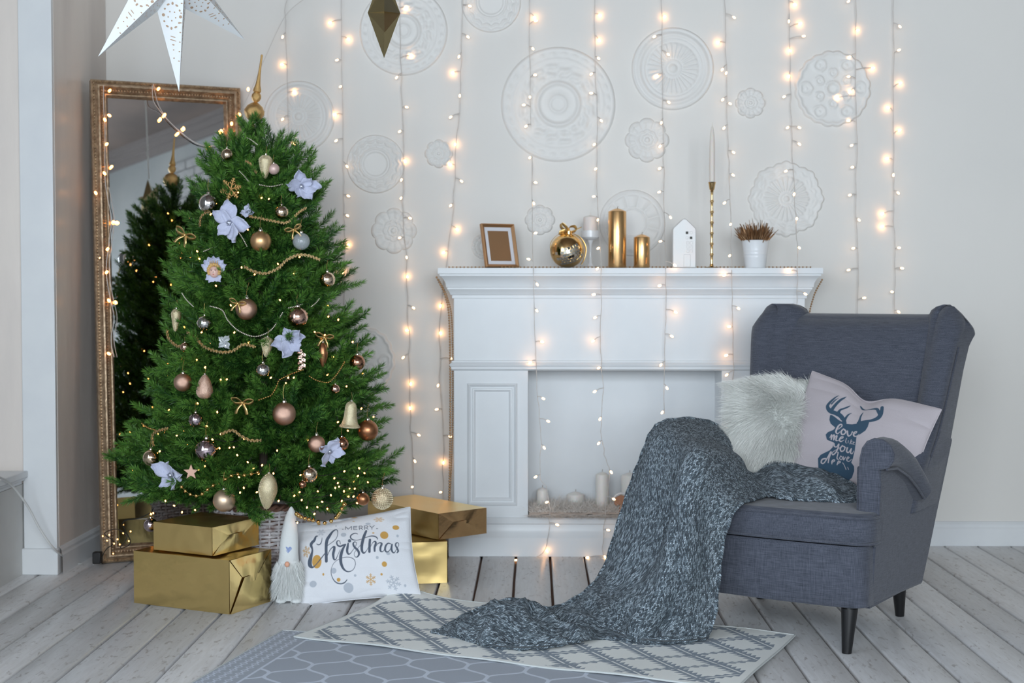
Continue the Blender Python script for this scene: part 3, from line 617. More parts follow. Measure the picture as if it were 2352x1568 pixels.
hair(10000, of, .060, .0009, .15, np.random.RandomState(2)).build('fur_pile', furb, ft, kind='stuff')
for px_, s_, r_, h_, lb in ((1246, 572, .024, .085, 'short ivory candle in the fireplace by the left pillar'), (1322, 568, .036, .062, 'low wide ivory candle half sunk in the fur throw'),
                       (1383, 575, .0265, .152, 'tallest ivory candle in the fireplace'), (1446, 568, .035, .140, 'thick ivory candle behind the little rocking horse')):
    q = P(px_, 1170, s_); c0 = np.array([q.x, q.y, ZH + .008])
    t = thing('ivory_candle', lb, 'candle', c0, group='ivory candles in the fireplace')
    MB().lathe([(.001, 0), (r_, 0), (r_, h_ - .004), (r_ - .002, h_), (r_ * .5, h_ + .006), (.001, h_ + .011)], 32, c0).build('wax_body', wax, t)
    MB().tube([c0 + (0, 0, h_ + .008), c0 + (.001, 0, h_ + .020)], .0011, 6).build('wick', MATS['wick'], t)
rq = P(1436, 1165, 582); c0 = Vector((rq.x, rq.y, ZH + .012)); hs_ = 1 / 582
def horse(a, b, h): return (c0.x + a * hs_, c0.y - h, c0.z + b * hs_)
t = thing('rocking_horse', 'small brown wooden toy horse with white curled edge in the fur', 'toy', c0)
MB().prism([(-16, 0), (-12, 22), (-20, 18), (-26, 24), (-22, 38), (-10, 44), (2, 40), (10, 26), (22, 14), (40, 14), (44, 0), (34, 0), (30, 8), (8, 6), (2, 0)], -.005, .005, horse).build('horse_body', M('brown wood', (.42, .20, .11), .6), t, bevel=.0015, fix=True)
MB().tube([horse(a, b, .006) for a, b in smoothpath([(-26, 36), (-20, 44), (-8, 48), (4, 44), (12, 32), (18, 20), (26, 18), (30, 30), (38, 34), (44, 28)], 5)], .0035, 8).build('curled_edge', M('white rim', (.8, .8, .82), .5), t)
# ---------------------------------------------------------------- white cable from the sill to the mirror
cable = MB().tube(smoothpath([P(-30, 1085, 700), P(20, 1108, 660), P(62, 1160, 645), P(92, 1215, 640), P(126, 1262, 635), P(165, 1288, 612), P(198, 1297, 603), P(236, 1297, 604)], 8), .0042, 8).build('white_cable', M('white plastic', (.72, .73, .72), .4))
tag(cable, 'white cable hanging from the window sill down to the mirror foot', 'cable')
# ================================================================== stars hanging from the ceiling
def star3d(name, label, ctr, normal, up, pts, Ro, Ri, depth, mat_, hang=None, cat='star ornament'):
    t = thing(name, label, cat, ctr); n_ = Vector(normal).normalized(); u_ = (Vector(up) - n_ * Vector(up).dot(n_)).normalized(); r_ = u_.cross(n_)
    C0 = Vector(ctr)
    for k in range(pts):
        a = 2 * math.pi * k / pts; tip = C0 + (u_ * math.cos(a) + r_ * math.sin(a)) * Ro
        v1, v2 = [C0 + (u_ * math.cos(a + s_ * math.pi / pts) + r_ * math.sin(a + s_ * math.pi / pts)) * Ri for s_ in (-1, 1)]
        f_, b_ = C0 + n_ * depth, C0 - n_ * depth
        MB().add([tuple(q_) for q_ in (tip, v1, v2, f_, b_)], [(3, 1, 0), (3, 0, 2), (4, 0, 1), (4, 2, 0)]).build('point', mat_, t, smooth=False)
    if hang: ribbon('hanging_ribbon', [tuple(C0 + u_ * (Ro * hang)), tuple(Vector((C0.x, C0.y, (C0.z + ZC) / 2))), (C0.x, C0.y, ZC)], (1, 0, 0), .006, t, M('pale ribbon', (.6, .6, .58), .6))
    return t, n_, u_, r_, C0
# ================================================================== wing chair (local axes: x right, y back, z up)
def fabric(name, c1, c2, sheen=.2, bump=.5, fine=420, coord='Object'):
    m = bpy.data.materials.new(name); m.use_nodes = True; N = m.node_tree.nodes; L = m.node_tree.links; b = N['Principled BSDF']; MATS[name] = m
    t = N.new('ShaderNodeTexCoord'); outs = []
    for st in ((1, 1, 26), (26, 26, 1.2), (1, 1, 1)):
        mp = N.new('ShaderNodeMapping'); mp.inputs['Scale'].default_value = st; L.new(t.outputs[coord], mp.inputs[0])
        n = N.new('ShaderNodeTexNoise'); n.inputs['Scale'].default_value = fine / 26 if st != (1, 1, 1) else fine * 1.4; n.inputs['Detail'].default_value = 3; L.new(mp.outputs[0], n.inputs[0]); outs.append(n.outputs[0])
    a = N.new('ShaderNodeMath'); a.operation = 'ADD'; L.new(outs[0], a.inputs[0]); L.new(outs[1], a.inputs[1])
    a2 = N.new('ShaderNodeMath'); a2.operation = 'MULTIPLY_ADD'; L.new(outs[2], a2.inputs[0]); a2.inputs[1].default_value = .5; L.new(a.outputs[0], a2.inputs[2])
    r = N.new('ShaderNodeMapRange'); r.inputs[1].default_value = .95; r.inputs[2].default_value = 1.55; L.new(a2.outputs[0], r.inputs[0])
    x = N.new('ShaderNodeMix'); x.data_type = 'RGBA'; x.inputs[6].default_value = (*c1, 1); x.inputs[7].default_value = (*c2, 1); L.new(r.outputs[0], x.inputs[0]); L.new(x.outputs[2], b.inputs['Base Color'])
    bp = N.new('ShaderNodeBump'); bp.inputs['Strength'].default_value = bump; bp.inputs['Distance'].default_value = .001; L.new(a2.outputs[0], bp.inputs['Height']); L.new(bp.outputs[0], b.inputs['Normal'])
    b.inputs['Roughness'].default_value = .85; b.inputs['Sheen Weight'].default_value = sheen; b.inputs['Specular IOR Level'].default_value = .25
    return m
grey = fabric('slate linen', (.040, .046, .063), (.112, .122, .158), fine=700)
CH = Vector((.647, 4.28, 0)); chair = thing('wing_chair', 'slate grey linen wing chair with rolled arms and black tapered legs', 'armchair', CH, (0, 0, R(-33)), local=True)
def curve1(x, pts): return np.interp(x, [p_[0] for p_ in pts], [p_[1] for p_ in pts])
def Tz(y): return curve1(y, [(.05, .618), (.12, .620), (.20, .602), (.30, .555), (.40, .488), (.5, .45)])
def YB_(z): return curve1(z, [(.11, .54), (.33, .659), (.55, .761), (.79, .853), (.94, .90), (1.1, .93)])
def XO(z): return curve1(z, [(.13, .362), (.33, .37), (.55, .385), (.79, .40), (.95, .422)])
def YI(z): return curve1(z, [(.36, .56), (.96, .83)])
# apron
def CXF(x): return .048 + x * .875
def MX(s_, x, z=0): return x if s_ > 0 else .096 - x - .048 * min(1, max(0, (z - .70) / .24))
def outline(hw, y0, r_, yb, bow, n=9):
    p_ = [(-hw, yb)]
    for i in range(n): a = math.pi + i / (n - 1) * math.pi / 2; p_.append((-hw + r_ + r_ * math.cos(a), y0 + r_ + r_ * math.sin(a)))
    for i in range(1, 8): p_.append((-hw + r_ + (2 * hw - 2 * r_) * i / 8, y0))
    for i in range(n): a = 1.5 * math.pi + i / (n - 1) * math.pi / 2; p_.append((hw - r_ + r_ * math.cos(a), y0 + r_ + r_ * math.sin(a)))
    p_.append((hw, yb)); return [(x, y - bow * (1 - (x / hw) ** 2)) for x, y in p_]
ol = outline(.362, .0, .045, .075, .022)
m = MB(); zs = [(.128, .985), (.131, 1), (.20, 1.0), (.296, 1.0), (.308, .99)]
m.grid([[(CXF(x * s_), y if s_ == 1 else y + .004, z) for x, y in ol] for z, s_ in zs]); m.build('apron', grey, chair, ang=60)
MB().bb(-.26, .355, .07, .50, .118, .30).build('seat_frame', grey, chair, smooth=False)
# seat cushion with piping
def ccut(o_):
    f_ = outline(.386 - o_, -.012 + o_, .05, .068, .024)
    return f_ + [(.327 - o_, .074), (.327 - o_, .58), (-.327 + o_, .58), (-.327 + o_, .074)]
m = MB(); lay = [(.3125, .03), (.3132, .006), (.322, 0), (.35, -.004), (.385, 0), (.395, .003), (.401, .008), (.4045, .016)]
m.grid([[(CXF(x), y, z) for x, y in ccut(o_)] for z, o_ in lay], cv=True, flip=False)
for z, o_ in (lay[0], lay[-1]): m.add([(CXF(x), y, z) for x, y in ccut(o_)], [tuple(range(len(ccut(o_))))])
cush = m.build('seat_cushion', grey, chair, ang=60, fix=True)
for z in (.3185, .3925): MB().tube([(CXF(x), y, z) for x, y in ccut(-.0015)[1:-1]], .0035, 6, cap=True).build('piping', grey, cush)
# side panels, arms, wings
for s_ in (1, -1):
    pg = [(.062, .130), (.20, .124), (.38, .117), (.535, .112), (.60, .22), (.659, .33), (.712, .44), (.765, .56), (.62, .60), (.46, .44), (.39, .415), (.30, .475), (.20, .518), (.070, .535)]
    m = MB(); m.prism(pg, 0, 1, lambda a, b, h: (MX(s_, float(XO(b)) if h else .31), a, b)); m.build('side_panel', grey, chair, bevel=.008, fix=True, ang=50)
    def sec(y, o_=0):
        T = float(Tz(y)); q_ = [(.326, .33), (.326, T - .10), (.327, T - .06), (.334, T - .030), (.348, T - .010), (.370, T), (.395, T - .003), (.416, T - .018), (.427, T - .042), (.425, T - .062), (.412, T - .080), (.395, T - .086), (.380, T - .090), (.352, T - .10), (.345, .30)]
        c_ = np.array([.38, T - .045]); return [(x + (c_[0] - x) * o_ * .2, z + (c_[1] - z) * o_ * .2) for x, z in q_]
    ys = [.066, .07, .09, .13, .18, .24, .30, .35, .385, .405]
    m = MB(); G = [[(MX(s_, x), y, z) for x, z in sec(y)] for y in ys]; G.insert(0, [(MX(s_, x), .060, z) for x, z in sec(.066, .12)]); m.grid(G); m.add(G[-1], [tuple(range(len(G[-1])))]); am = m.build('armrest', grey, chair, ang=60, fix=True)
    sc_ = sec(.062, .25)[:-2] + [(.384, .49), (.380, .40), (.372, .30)]; m = MB(); m.prism([(x, z) for x, z in sc_], .054, .075, lambda a, b, h: (MX(s_, a), h, b)); m.build('arm_front', grey, am, bevel=.004, fix=True, ang=50)
    MB().tube([(MX(s_, x), .058, z) for x, z in sec(.062, .16)[:-2] + [(.386, .49), (.382, .40), (.376, .33)]], .0042, 6).build('piping', grey, am)
    MB().tube([(MX(s_, x_ + .002), y, float(Tz(y)) - .088) for y, x_ in ((.065, .402), (.15, .404), (.25, .406), (.33, .408), (.39, .41))], .0038, 6).build('piping', grey, am)
    yf = lambda z: curve1(z, [(.36, .36), (.47, .41), (.53, .50), (.62, .575), (.70, .625), (.80, .685), (.90, .745), (.96, .785), (.985, .812), (1.0, .838)])
    rings = []
    for z, k in [(.36, 0), (.44, 0), (.50, 0), (.56, 0), (.62, 0), (.70, 0), (.78, 0), (.86, 0), (.92, 0), (.95, .0), (.968, .04), (.982, .12), (.994, .3), (1.001, .55), (1.004, .92)]:
        f_, yo, xo, yi = float(yf(z)), float(YB_(z)), float(XO(z)), float(YI(z)); fl_ = max(0, z - .5) * .045
        rg = [(.268, yi + .03), (.285, yi - .004), (.302, (yi + f_) / 2), (.312, f_ + .028), (.322, f_ + .010), (.338 + fl_ * .5, f_), (.358 + fl_, f_ + .001), (.374 + fl_, f_ + .012), (.381 + fl_, f_ + .032), (.380 + fl_ * .8, f_ + .060), (xo, yo - .03), (xo - .006, yo - .005), (xo - .03, yo), (.268, yo - .002)]
        c_ = (.366, .845); rings.append([(MX(s_, x + (c_[0] - x) * k, z * (x > .30)), y + (c_[1] - y) * k, z - min(1.1, max(0, (z - .86) * 8)) * max(0, (x + (c_[0] - x) * k) - .35)) for x, y in rg])
    m = MB(); m.grid(rings, cv=True, flip=s_ < 0); m.add(rings[-1], [tuple(range(14))]); wg = m.build('wing', grey, chair, ang=75, fix=True)
    MB().tube(smoothpath([(MX(s_, .384 + max(0, z - .5) * .04, z), float(yf(z)) + .05, z) for z in (.52, .60, .70, .80, .86)], 4), .0032, 6).build('piping', grey, wg)
# inner back and rear
m = MB(); nx, nz = 26, 20; G = np.zeros((nx, nz, 3))
for i in range(nx):
    for j in range(nz):
        x = -.225 + .53 * i / (nx - 1); t_ = j / (nz - 1); z = .36 + .585 * t_
        G[i, j] = (x, float(YI(z)) - .032 * (1 - ((x - .04) / .265) ** 6) * (1 - (2 * t_ - 1) ** 6) + .0, z)
top = np.zeros((nx, 6, 3))
for i in range(nx):
    x = -.225 + .53 * i / (nx - 1)
    for j in range(6): a = j / 5 * math.pi / 2; top[i, j] = (x, .825 + .04 * (1 - math.cos(a)) + .03 * j / 5, .945 + .022 * math.sin(a))
m.grid(np.concatenate([G, top, np.array([[(g[0], .898, .93), (g[0], .76, .55), (g[0], .54, .115)] for g in G[:, 0]])], 1)); m.build('backrest', grey, chair, ang=60, fix=True)
blk = M('black lacquered wood', (.008, .008, .009), .35)
for x in (-1, 1):
    for y0, y1, z1, xf in ((-.015, .006, .128, .318), (.531, .520, .12, .290)):
        m = MB(); G = []
        for t_, r_ in ((0, .0135), (.02, .0142), (1, .0245)): G.append([(MX(x, xf) + r_ * math.cos(a), y0 + (y1 - y0) * t_ + r_ * math.sin(a), z1 * t_) for a in np.linspace(0, 2 * math.pi, 21)[:-1]])
        m.grid(G, cv=True); m.add(G[0], [tuple(range(19, -1, -1))]); m.build('leg', blk, chair, ang=50)
# ================================================================== print helpers: signed distance of strokes, in photo pixels
def sd_stroke(Q, pts):
    d = np.full(len(Q), 1e9); pts = [np.array(p_, float) for p_ in pts]
    for a, b in zip(pts[:-1], pts[1:]):
        ab = b[:2] - a[:2]; L2 = max(ab @ ab, 1e-9); t_ = np.clip(((Q - a[:2]) @ ab) / L2, 0, 1)
        d = np.minimum(d, np.linalg.norm(Q - a[:2] - t_[:, None] * ab, axis=1) - (a[2] + (b[2] - a[2]) * t_))
    return d
def sm_stroke(Q, pts): return sd_stroke(Q, smoothpath(pts, 4))
def sd_poly(Q, poly):
    P_ = np.array(poly, float); d = np.full(len(Q), 1e9); ins = np.zeros(len(Q), bool)
    for i in range(len(P_)):
        a, b = P_[i], P_[(i + 1) % len(P_)]; ab = b - a; t_ = np.clip(((Q - a) @ ab) / max(ab @ ab, 1e-9), 0, 1)
        d = np.minimum(d, np.linalg.norm(Q - a - t_[:, None] * ab, axis=1))
        c_ = (a[1] > Q[:, 1]) != (b[1] > Q[:, 1]); den = (b[1] - a[1]) if abs(b[1] - a[1]) > 1e-9 else 1e-9
        ins ^= c_ & (Q[:, 0] < (b[0] - a[0]) * (Q[:, 1] - a[1]) / den + a[0])
    return np.where(ins, -d, d)
def ink_material(name, base, inks, rough=.85, bump=None, soft=.6, weave=None):
    """inks: (attribute, colour); the attribute is a distance, ink where it is below 0."""
    m = bpy.data.materials.new(name); m.use_nodes = True; N = m.node_tree.nodes; L = m.node_tree.links; b = N['Principled BSDF']; MATS[name] = m
    b.inputs['Roughness'].default_value = rough; b.inputs['Specular IOR Level'].default_value = .25; b.inputs['Sheen Weight'].default_value = .1
    cur = None
    for at, colr in inks:
        a = N.new('ShaderNodeAttribute'); a.attribute_name = at; r = N.new('ShaderNodeMapRange'); r.inputs[1].default_value = soft; r.inputs[2].default_value = -soft
        L.new(a.outputs['Fac'], r.inputs[0]); x = N.new('ShaderNodeMix'); x.data_type = 'RGBA'; L.new(r.outputs[0], x.inputs[0]); x.inputs[7].default_value = (*colr, 1)
        if cur is None: x.inputs[6].default_value = (*base, 1)
        else: L.new(cur, x.inputs[6])
        cur = x.outputs[2]
    L.new(cur, b.inputs['Base Color'])
    if bump or weave:
        tc = N.new('ShaderNodeTexCoord'); mp = N.new('ShaderNodeMapping'); L.new(tc.outputs['UV' if weave else 'Object'], mp.inputs[0])
        if weave: n = N.new('ShaderNodeTexWave'); n.inputs['Scale'].default_value = weave; n.inputs['Distortion'].default_value = .6; n.bands_direction = 'DIAGONAL'
        else: n = N.new('ShaderNodeTexNoise'); n.inputs['Scale'].default_value = bump; n.inputs['Detail'].default_value = 3
        L.new(mp.outputs[0], n.inputs[0]); bp = N.new('ShaderNodeBump'); bp.inputs['Strength'].default_value = .45; bp.inputs['Distance'].default_value = .0015
        L.new(n.outputs[0], bp.inputs['Height']); L.new(bp.outputs[0], b.inputs['Normal'])
    return m
def pillow(name, corners, T, n, mat_, label, cat, wr=.004, wf=9, pinch=.06, dent=None, inkfn=None, power=.55, group=None, seam=True, cut=None):
    TL, TR, BR, BL = [np.array(tuple(P(*c_))) for c_ in corners]; nrm = np.cross(TR - TL, BL - TL); nrm /= np.linalg.norm(nrm)
    if nrm[1] > 0: nrm = -nrm
    u, v = np.meshgrid(np.linspace(0, 1, n), np.linspace(0, 1, n)); su, sv = np.sin(math.pi * u), np.sin(math.pi * v)
    uu = .5 + (u - .5) * (1 - pinch * sv); vv = .5 + (v - .5) * (1 - pinch * su)
    if dent: uc, ud, dd = dent; vv = vv + dd * np.exp(-((u - uc) / ud) ** 2) * (1 - v) ** 3
    base = (TL * (1 - uu[..., None]) + TR * uu[..., None]) * (1 - vv[..., None]) + (BL * (1 - uu[..., None]) + BR * uu[..., None]) * vv[..., None]
    f_ = (np.clip(su, 0, 1) * np.clip(sv, 0, 1)) ** power; q_ = np.stack([u * wf, v * wf, u * 0 + len(name)], -1)
    edge = np.clip((1 - f_) * 1.4, 0, 1) * (f_ > .02)
    wrn = wr * (vnoise(q_) * .5 + vnoise(q_ * 2.1) * .35 * (edge + .2) + np.abs(vnoise(q_ * np.array([.7, 2.6, 1]) + 7)) * edge * 1.2) * np.clip(f_ * 4, 0, 1)
    dep = T * f_ + wrn
    if dent: uc, ud, dd = dent; dep = dep - T * .5 * np.exp(-((u - uc) / (ud * .8)) ** 2) * (1 - v) ** 2.2 * f_ ** .3
    fr = base + nrm * dep[..., None]; bkk = base - nrm * (T * f_ * .85)[..., None]
    ctr = base.mean((0, 1)); t = thing(name, label, cat, (ctr[0], ctr[1], base[..., 2].min()), group=group)
    m = MB(); m.grid(fr); cover = m.build('cover', mat_, t, ang=180, fix=False)
    bk_ = MB().grid(bkk[::3, ::3], flip=True).build('back_cover', mat_ if inkfn is None else MATS['plain ' + name], t, ang=180)
    if inkfn:
        Q = proj(base.reshape(-1, 3))
        for k, arr in inkfn(Q).items(): setattr_f(cover.data, k, arr)
    if seam:
        bord = np.concatenate([base[0], base[1:, -1], base[-1, ::-1][1:], base[::-1, 0][1:-1]])[::4]
        MB().tube(bord, .0018, 5, closed=True).build('seam', mat_ if inkfn is None else MATS['plain ' + name], t)
    return t, fr, base, nrm
# ---------------------------------------------------------------- deer cushion
def deer_ink(Q):
    Z = (Q - np.array([1780, 840])) * 5.6; D = sd_poly(Z, [(765, 715), (758, 780), (775, 830), (835, 880), (810, 910), (740, 940), (712, 970), (725, 1030), (760, 1050), (815, 1068), (800, 1130), (760, 1170), (640, 1220), (605, 1262), (605, 1420), (700, 1500), (960, 1540), (1030, 1490), (1065, 1420), (1068, 1365), (1035, 1320), (1060, 1270), (1085, 1180), (1100, 1060), (1105, 990), (1160, 960), (1220, 920), (1250, 870), (1264, 808), (1235, 786), (1180, 790), (1100, 812), (1040, 822), (960, 820), (925, 800), (870, 775), (830, 742), (790, 715)])
    for st in ([(945, 810, 26), (930, 770, 28), (885, 712, 30), (800, 680, 30), (745, 640, 28), (725, 590, 22), (745, 548, 17), (790, 500, 13), (830, 460, 8), (860, 438, 3)], [(775, 560, 9), (820, 510, 8), (860, 478, 3)],
               [(780, 650, 24), (825, 575, 19), (890, 500, 15), (930, 465, 9), (952, 447, 3)], [(865, 690, 22), (890, 640, 13), (950, 605, 10), (985, 580, 8), (1004, 562, 3)], [(938, 790, 22), (962, 735, 13), (990, 690, 9), (1022, 664, 3)],
               [(1120, 806, 24), (1210, 792, 20), (1290, 785, 19), (1370, 755, 26), (1405, 700, 28), (1415, 640, 24), (1415, 595, 22)], [(1130, 790, 22), (1135, 740, 13), (1145, 690, 11), (1165, 648, 4)],
               [(1400, 710, 22), (1370, 650, 22), (1340, 610, 18), (1250, 606, 6), (1190, 605, 6), (1150, 590, 12), (1125, 560, 11), (1112, 537, 3)]): D = np.minimum(D, sm_stroke(Z, st))
    D = np.maximum(D, -sm_stroke(Z, [(765, 700, 4), (830, 725, 7), (880, 770, 9), (912, 790, 5)]))
    W = np.full(len(Z), 1e9)
    for st in ([(870, 900, 4), (915, 855, 6), (908, 832, 7), (878, 850, 9), (852, 900, 11), (843, 938, 10), (863, 957, 6), (892, 930, 4)], [(935, 890, 7), (908, 925, 9), (916, 962, 9), (948, 955, 8), (965, 920, 8), (945, 893, 6), (950, 915, 4), (985, 925, 4)],
               [(985, 915, 8), (987, 955, 10), (1002, 983, 8), (1035, 960, 7), (1046, 925, 6), (1062, 942, 3)], [(1065, 962, 4), (1100, 942, 6), (1105, 925, 6), (1080, 930, 8), (1064, 965, 10), (1084, 990, 8), (1115, 982, 5), (1136, 962, 3)],
               [(765, 1010, 4), (790, 972, 7), (782, 1032, 7), (800, 990, 5), (822, 975, 8), (813, 1038, 7), (833, 998, 5), (856, 985, 8), (842, 1042, 8), (875, 1042, 4)], [(880, 1032, 4), (925, 1010, 6), (932, 992, 5), (905, 1000, 8), (886, 1035, 9), (905, 1056, 7), (945, 1035, 3)],
               [(968, 1030, 3), (978, 1010, 4), (965, 1055, 5), (975, 1078, 4)], [(1000, 1042, 4), (996, 1075, 4)], [(1037, 1032, 4), (1022, 1088, 5)], [(1050, 1052, 4), (1030, 1066, 3), (1050, 1092, 4)], [(1060, 1082, 3), (1082, 1070, 4), (1066, 1064, 4), (1062, 1090, 4), (1082, 1098, 3)],
               [(818, 1085, 8), (822, 1118, 8), (852, 1125, 6), (880, 1088, 7), (866, 1150, 8), (838, 1200, 8), (802, 1225, 7), (795, 1198, 5), (850, 1160, 4), (900, 1132, 4)], [(925, 1108, 7), (898, 1148, 9), (914, 1185, 8), (950, 1165, 7), (955, 1125, 7), (925, 1115, 5), (978, 1140, 4)],
               [(992, 1138, 8), (980, 1180, 9), (1003, 1200, 7), (1042, 1148, 6), (1030, 1200, 9), (1050, 1215, 6), (1072, 1180, 4)], [(858, 1195, 4), (872, 1200, 6), (854, 1265, 7), (874, 1286, 5)], [(905, 1240, 5), (888, 1268, 6), (908, 1288, 5), (926, 1262, 5), (905, 1242, 4)],
               [(938, 1250, 5), (938, 1290, 6), (965, 1255, 5)], [(985, 1282, 4), (1012, 1262, 5), (992, 1255, 5), (978, 1290, 6), (1005, 1308, 5), (1042, 1280, 3)], [(705, 1268, 8), (660, 1278, 9), (648, 1318, 8), (690, 1315, 7), (778, 1188, 9), (755, 1250, 9), (738, 1318, 7)],
               [(785, 1320, 4), (822, 1300, 6), (815, 1285, 6), (788, 1302, 8), (785, 1335, 6)], [(860, 1335, 4), (896, 1315, 6), (872, 1305, 7), (852, 1345, 7)], [(925, 1325, 5), (940, 1345, 4), (962, 1400, 5)], [(985, 1375, 4), (995, 1400, 4)]): W = np.minimum(W, sm_stroke(Z, st))
    return {'deer': np.maximum(D, -W) / 5.6}
lc = (.49, .445, .47)
M('plain deer_cushion', lc, .9, bump=.3, bs=400, bd=.001)
deer_m = ink_material('printed linen', lc, [('deer', (.040, .082, .130))], bump=500)
pillow('deer_cushion', [(1866, 852, 672), (2163, 940, 720), (2092, 1142, 733), (1760, 1128, 698)], .050, 260, deer_m, 'pinkish grey cushion printed with a navy deer head on the chair', 'cushion', wr=.004, wf=4, pinch=.05, dent=(.47, .13, .10), inkfn=deer_ink, power=.5)
# ---------------------------------------------------------------- white fur cushion
fc, fr_, fb_, fn_ = pillow('fur_cushion', [(1682, 878, 668), (1868, 874, 664), (1850, 1110, 700), (1672, 1062, 702)], .062, 40, M('fur backing', (.84, .86, .83), .9), 'fluffy white long haired fur cushion behind the deer cushion', 'cushion', wr=.0, seam=False, power=.4, pinch=.02)
frr = fr_.reshape(-1, 3); cen_ = fb_.mean((0, 1))
def oc(rs):
    i, j = rs.randint(0, 40), rs.randint(0, 40)
    if rs.rand() < .16: i = rs.choice([0, 1, 38])
    elif rs.rand() < .12: j = rs.choice([0, 1, 38, 39])
    p_ = fr_[i, j] + rs.normal(size=3) * .003; out = (p_ - cen_); out /= np.linalg.norm(out) + 1e-9; q_ = np.array([vnoise(p_ * 13), vnoise(p_ * 13 + 9), vnoise(p_ * 13 + 20)])
    return p_, fn_ * .35 + out * .5 + np.array([-.35, 0, -.5]) + q_ * .45
hair(24000, oc, .050, .0007, .25, np.random.RandomState(5)).build('fur_pile', M('long white hair', (.92, .93, .89), .6, sheen=.2), fc, kind='stuff')
# ---------------------------------------------------------------- Christmas cushion
def flake(Z, cx, cy, rx, ry, rot=0):
    d = np.full(len(Z), 1e9); q_ = (Z - np.array([cx, cy])) / np.array([rx, ry]) * 80
    for k in range(6):
        a = rot + k * math.pi / 3; dx, dy = math.cos(a), math.sin(a); d = np.minimum(d, sd_stroke(q_, [(0, 0, 5), (dx * 78, dy * 78, 5)]))
        for r_, l_ in ((30, 20), (52, 22)):
            for s_ in (-1, 1): b = a + s_ * .9; d = np.minimum(d, sd_stroke(q_, [(dx * r_, dy * r_, 4.5), (dx * r_ + math.cos(b) * l_, dy * r_ + math.sin(b) * l_, 4.5)]))
    return d * min(rx, ry) / 80
def ell(Z, cx, cy, rx, ry): q_ = (Z - np.array([cx, cy])) / np.array([rx, ry]); return (np.linalg.norm(q_, axis=1) - 1) * min(rx, ry)
def xmas_ink(Q):
    Z = (Q - np.array([680, 1160])) * 6.533; D = np.full(len(Z), 1e9); O = D.copy(); G_ = D.copy()
    for st in ([(345, 512, 8), (318, 522, 14), (298, 575, 20), (258, 612, 22), (246, 645, 22), (264, 700, 13), (262, 750, 16), (240, 830, 28), (226, 900, 32), (235, 950, 28), (272, 975, 13), (320, 940, 6), (390, 862, 8), (455, 785, 7)], [(415, 545, 4), (410, 590, 6), (395, 628, 8), (365, 645, 8), (334, 632, 6)],
               [(500, 665, 5), (565, 620, 5), (625, 565, 5), (648, 500, 5), (645, 440, 6), (618, 418, 8), (570, 450, 14), (525, 520, 22), (488, 590, 24), (478, 680, 22), (478, 780, 22), (480, 895, 22)], [(490, 830, 5), (530, 745, 6), (570, 698, 8), (602, 690, 16), (598, 740, 20), (585, 800, 20), (595, 868, 14), (622, 878, 8), (652, 820, 5), (692, 735, 4)],
               [(692, 650, 5), (682, 605, 5), (655, 595, 7), (637, 620, 10), (650, 665, 11), (690, 685, 13), (740, 667, 13), (772, 658, 9), (745, 700, 15), (715, 770, 22), (698, 850, 24), (702, 930, 22), (730, 1003, 17), (770, 1045, 11), (820, 1058, 7), (882, 1030, 5), (916, 960, 5), (905, 892, 5), (850, 857, 5), (780, 850, 5), (700, 865, 5), (640, 892, 4), (590, 935, 4), (560, 995, 4), (550, 1060, 5), (570, 1140, 6), (620, 1203, 8), (690, 1222, 8), (750, 1205, 8), (786, 1168, 6)],
               [(810, 640, 10), (803, 690, 17), (795, 760, 17), (815, 805, 12), (850, 790, 6), (880, 745, 4)], [(828, 600, 24), (829, 604, 24)], [(868, 765, 4), (920, 690, 5), (932, 635, 5), (905, 618, 7), (884, 650, 13), (905, 700, 15), (950, 745, 17), (972, 790, 17), (962, 830, 12), (930, 852, 6), (903, 825, 4), (908, 780, 4), (955, 720, 4), (1005, 655, 4)],
               [(1072, 445, 16), (1045, 520, 21), (1025, 600, 22), (1013, 690, 21), (1018, 760, 18), (1045, 790, 11), (1082, 755, 5), (1112, 700, 4)], [(945, 492, 5), (910, 480, 7), (862, 500, 9), (840, 540, 10), (868, 580, 9), (930, 592, 5), (1000, 577, 5), (1080, 545, 6), (1150, 525, 8), (1210, 532, 10), (1242, 560, 7), (1240, 576, 5)],
               [(1132, 585, 17), (1128, 650, 18), (1126, 768, 18)], [(1140, 700, 4), (1172, 632, 5), (1205, 608, 10), (1220, 635, 15), (1203, 700, 16), (1203, 755, 14)], [(1213, 700, 4), (1250, 642, 6), (1287, 628, 10), (1306, 645, 14), (1288, 700, 15), (1290, 752, 13), (1322, 758, 6), (1350, 715, 4)],
               [(1440, 635, 6), (1400, 627, 9), (1365, 670, 13), (1356, 730, 14), (1378, 760, 10), (1415, 740, 6), (1445, 685, 5)], [(1456, 640, 11), (1448, 700, 15), (1460, 748, 13), (1490, 760, 7), (1520, 705, 4)], [(1518, 715, 4), (1552, 640, 5), (1540, 605, 6), (1513, 617, 9), (1508, 652, 11), (1530, 690, 13), (1545, 730, 13), (1528, 758, 7)]): D = np.minimum(D, sm_stroke(Z, st))
    for st in ([(757, 420), (762, 370), (803, 412), (850, 366), (852, 422)], [(932, 366), (882, 368), (885, 422), (936, 420)], [(884, 394), (928, 392)], [(970, 422), (964, 364), (1000, 362), (1015, 377), (1002, 395), (968, 397)], [(994, 397), (1020, 420)],
               [(1048, 420), (1043, 361), (1080, 358), (1096, 373), (1083, 392), (1047, 394)], [(1073, 393), (1101, 417)], [(1120, 358), (1156, 388), (1190, 353)], [(1156, 388), (1158, 416)], [(712, 412), (731, 412)], [(1222, 402), (1241, 402)]): D = np.minimum(D, sd_stroke(Z, [(a, b, 5) for a, b in st]))
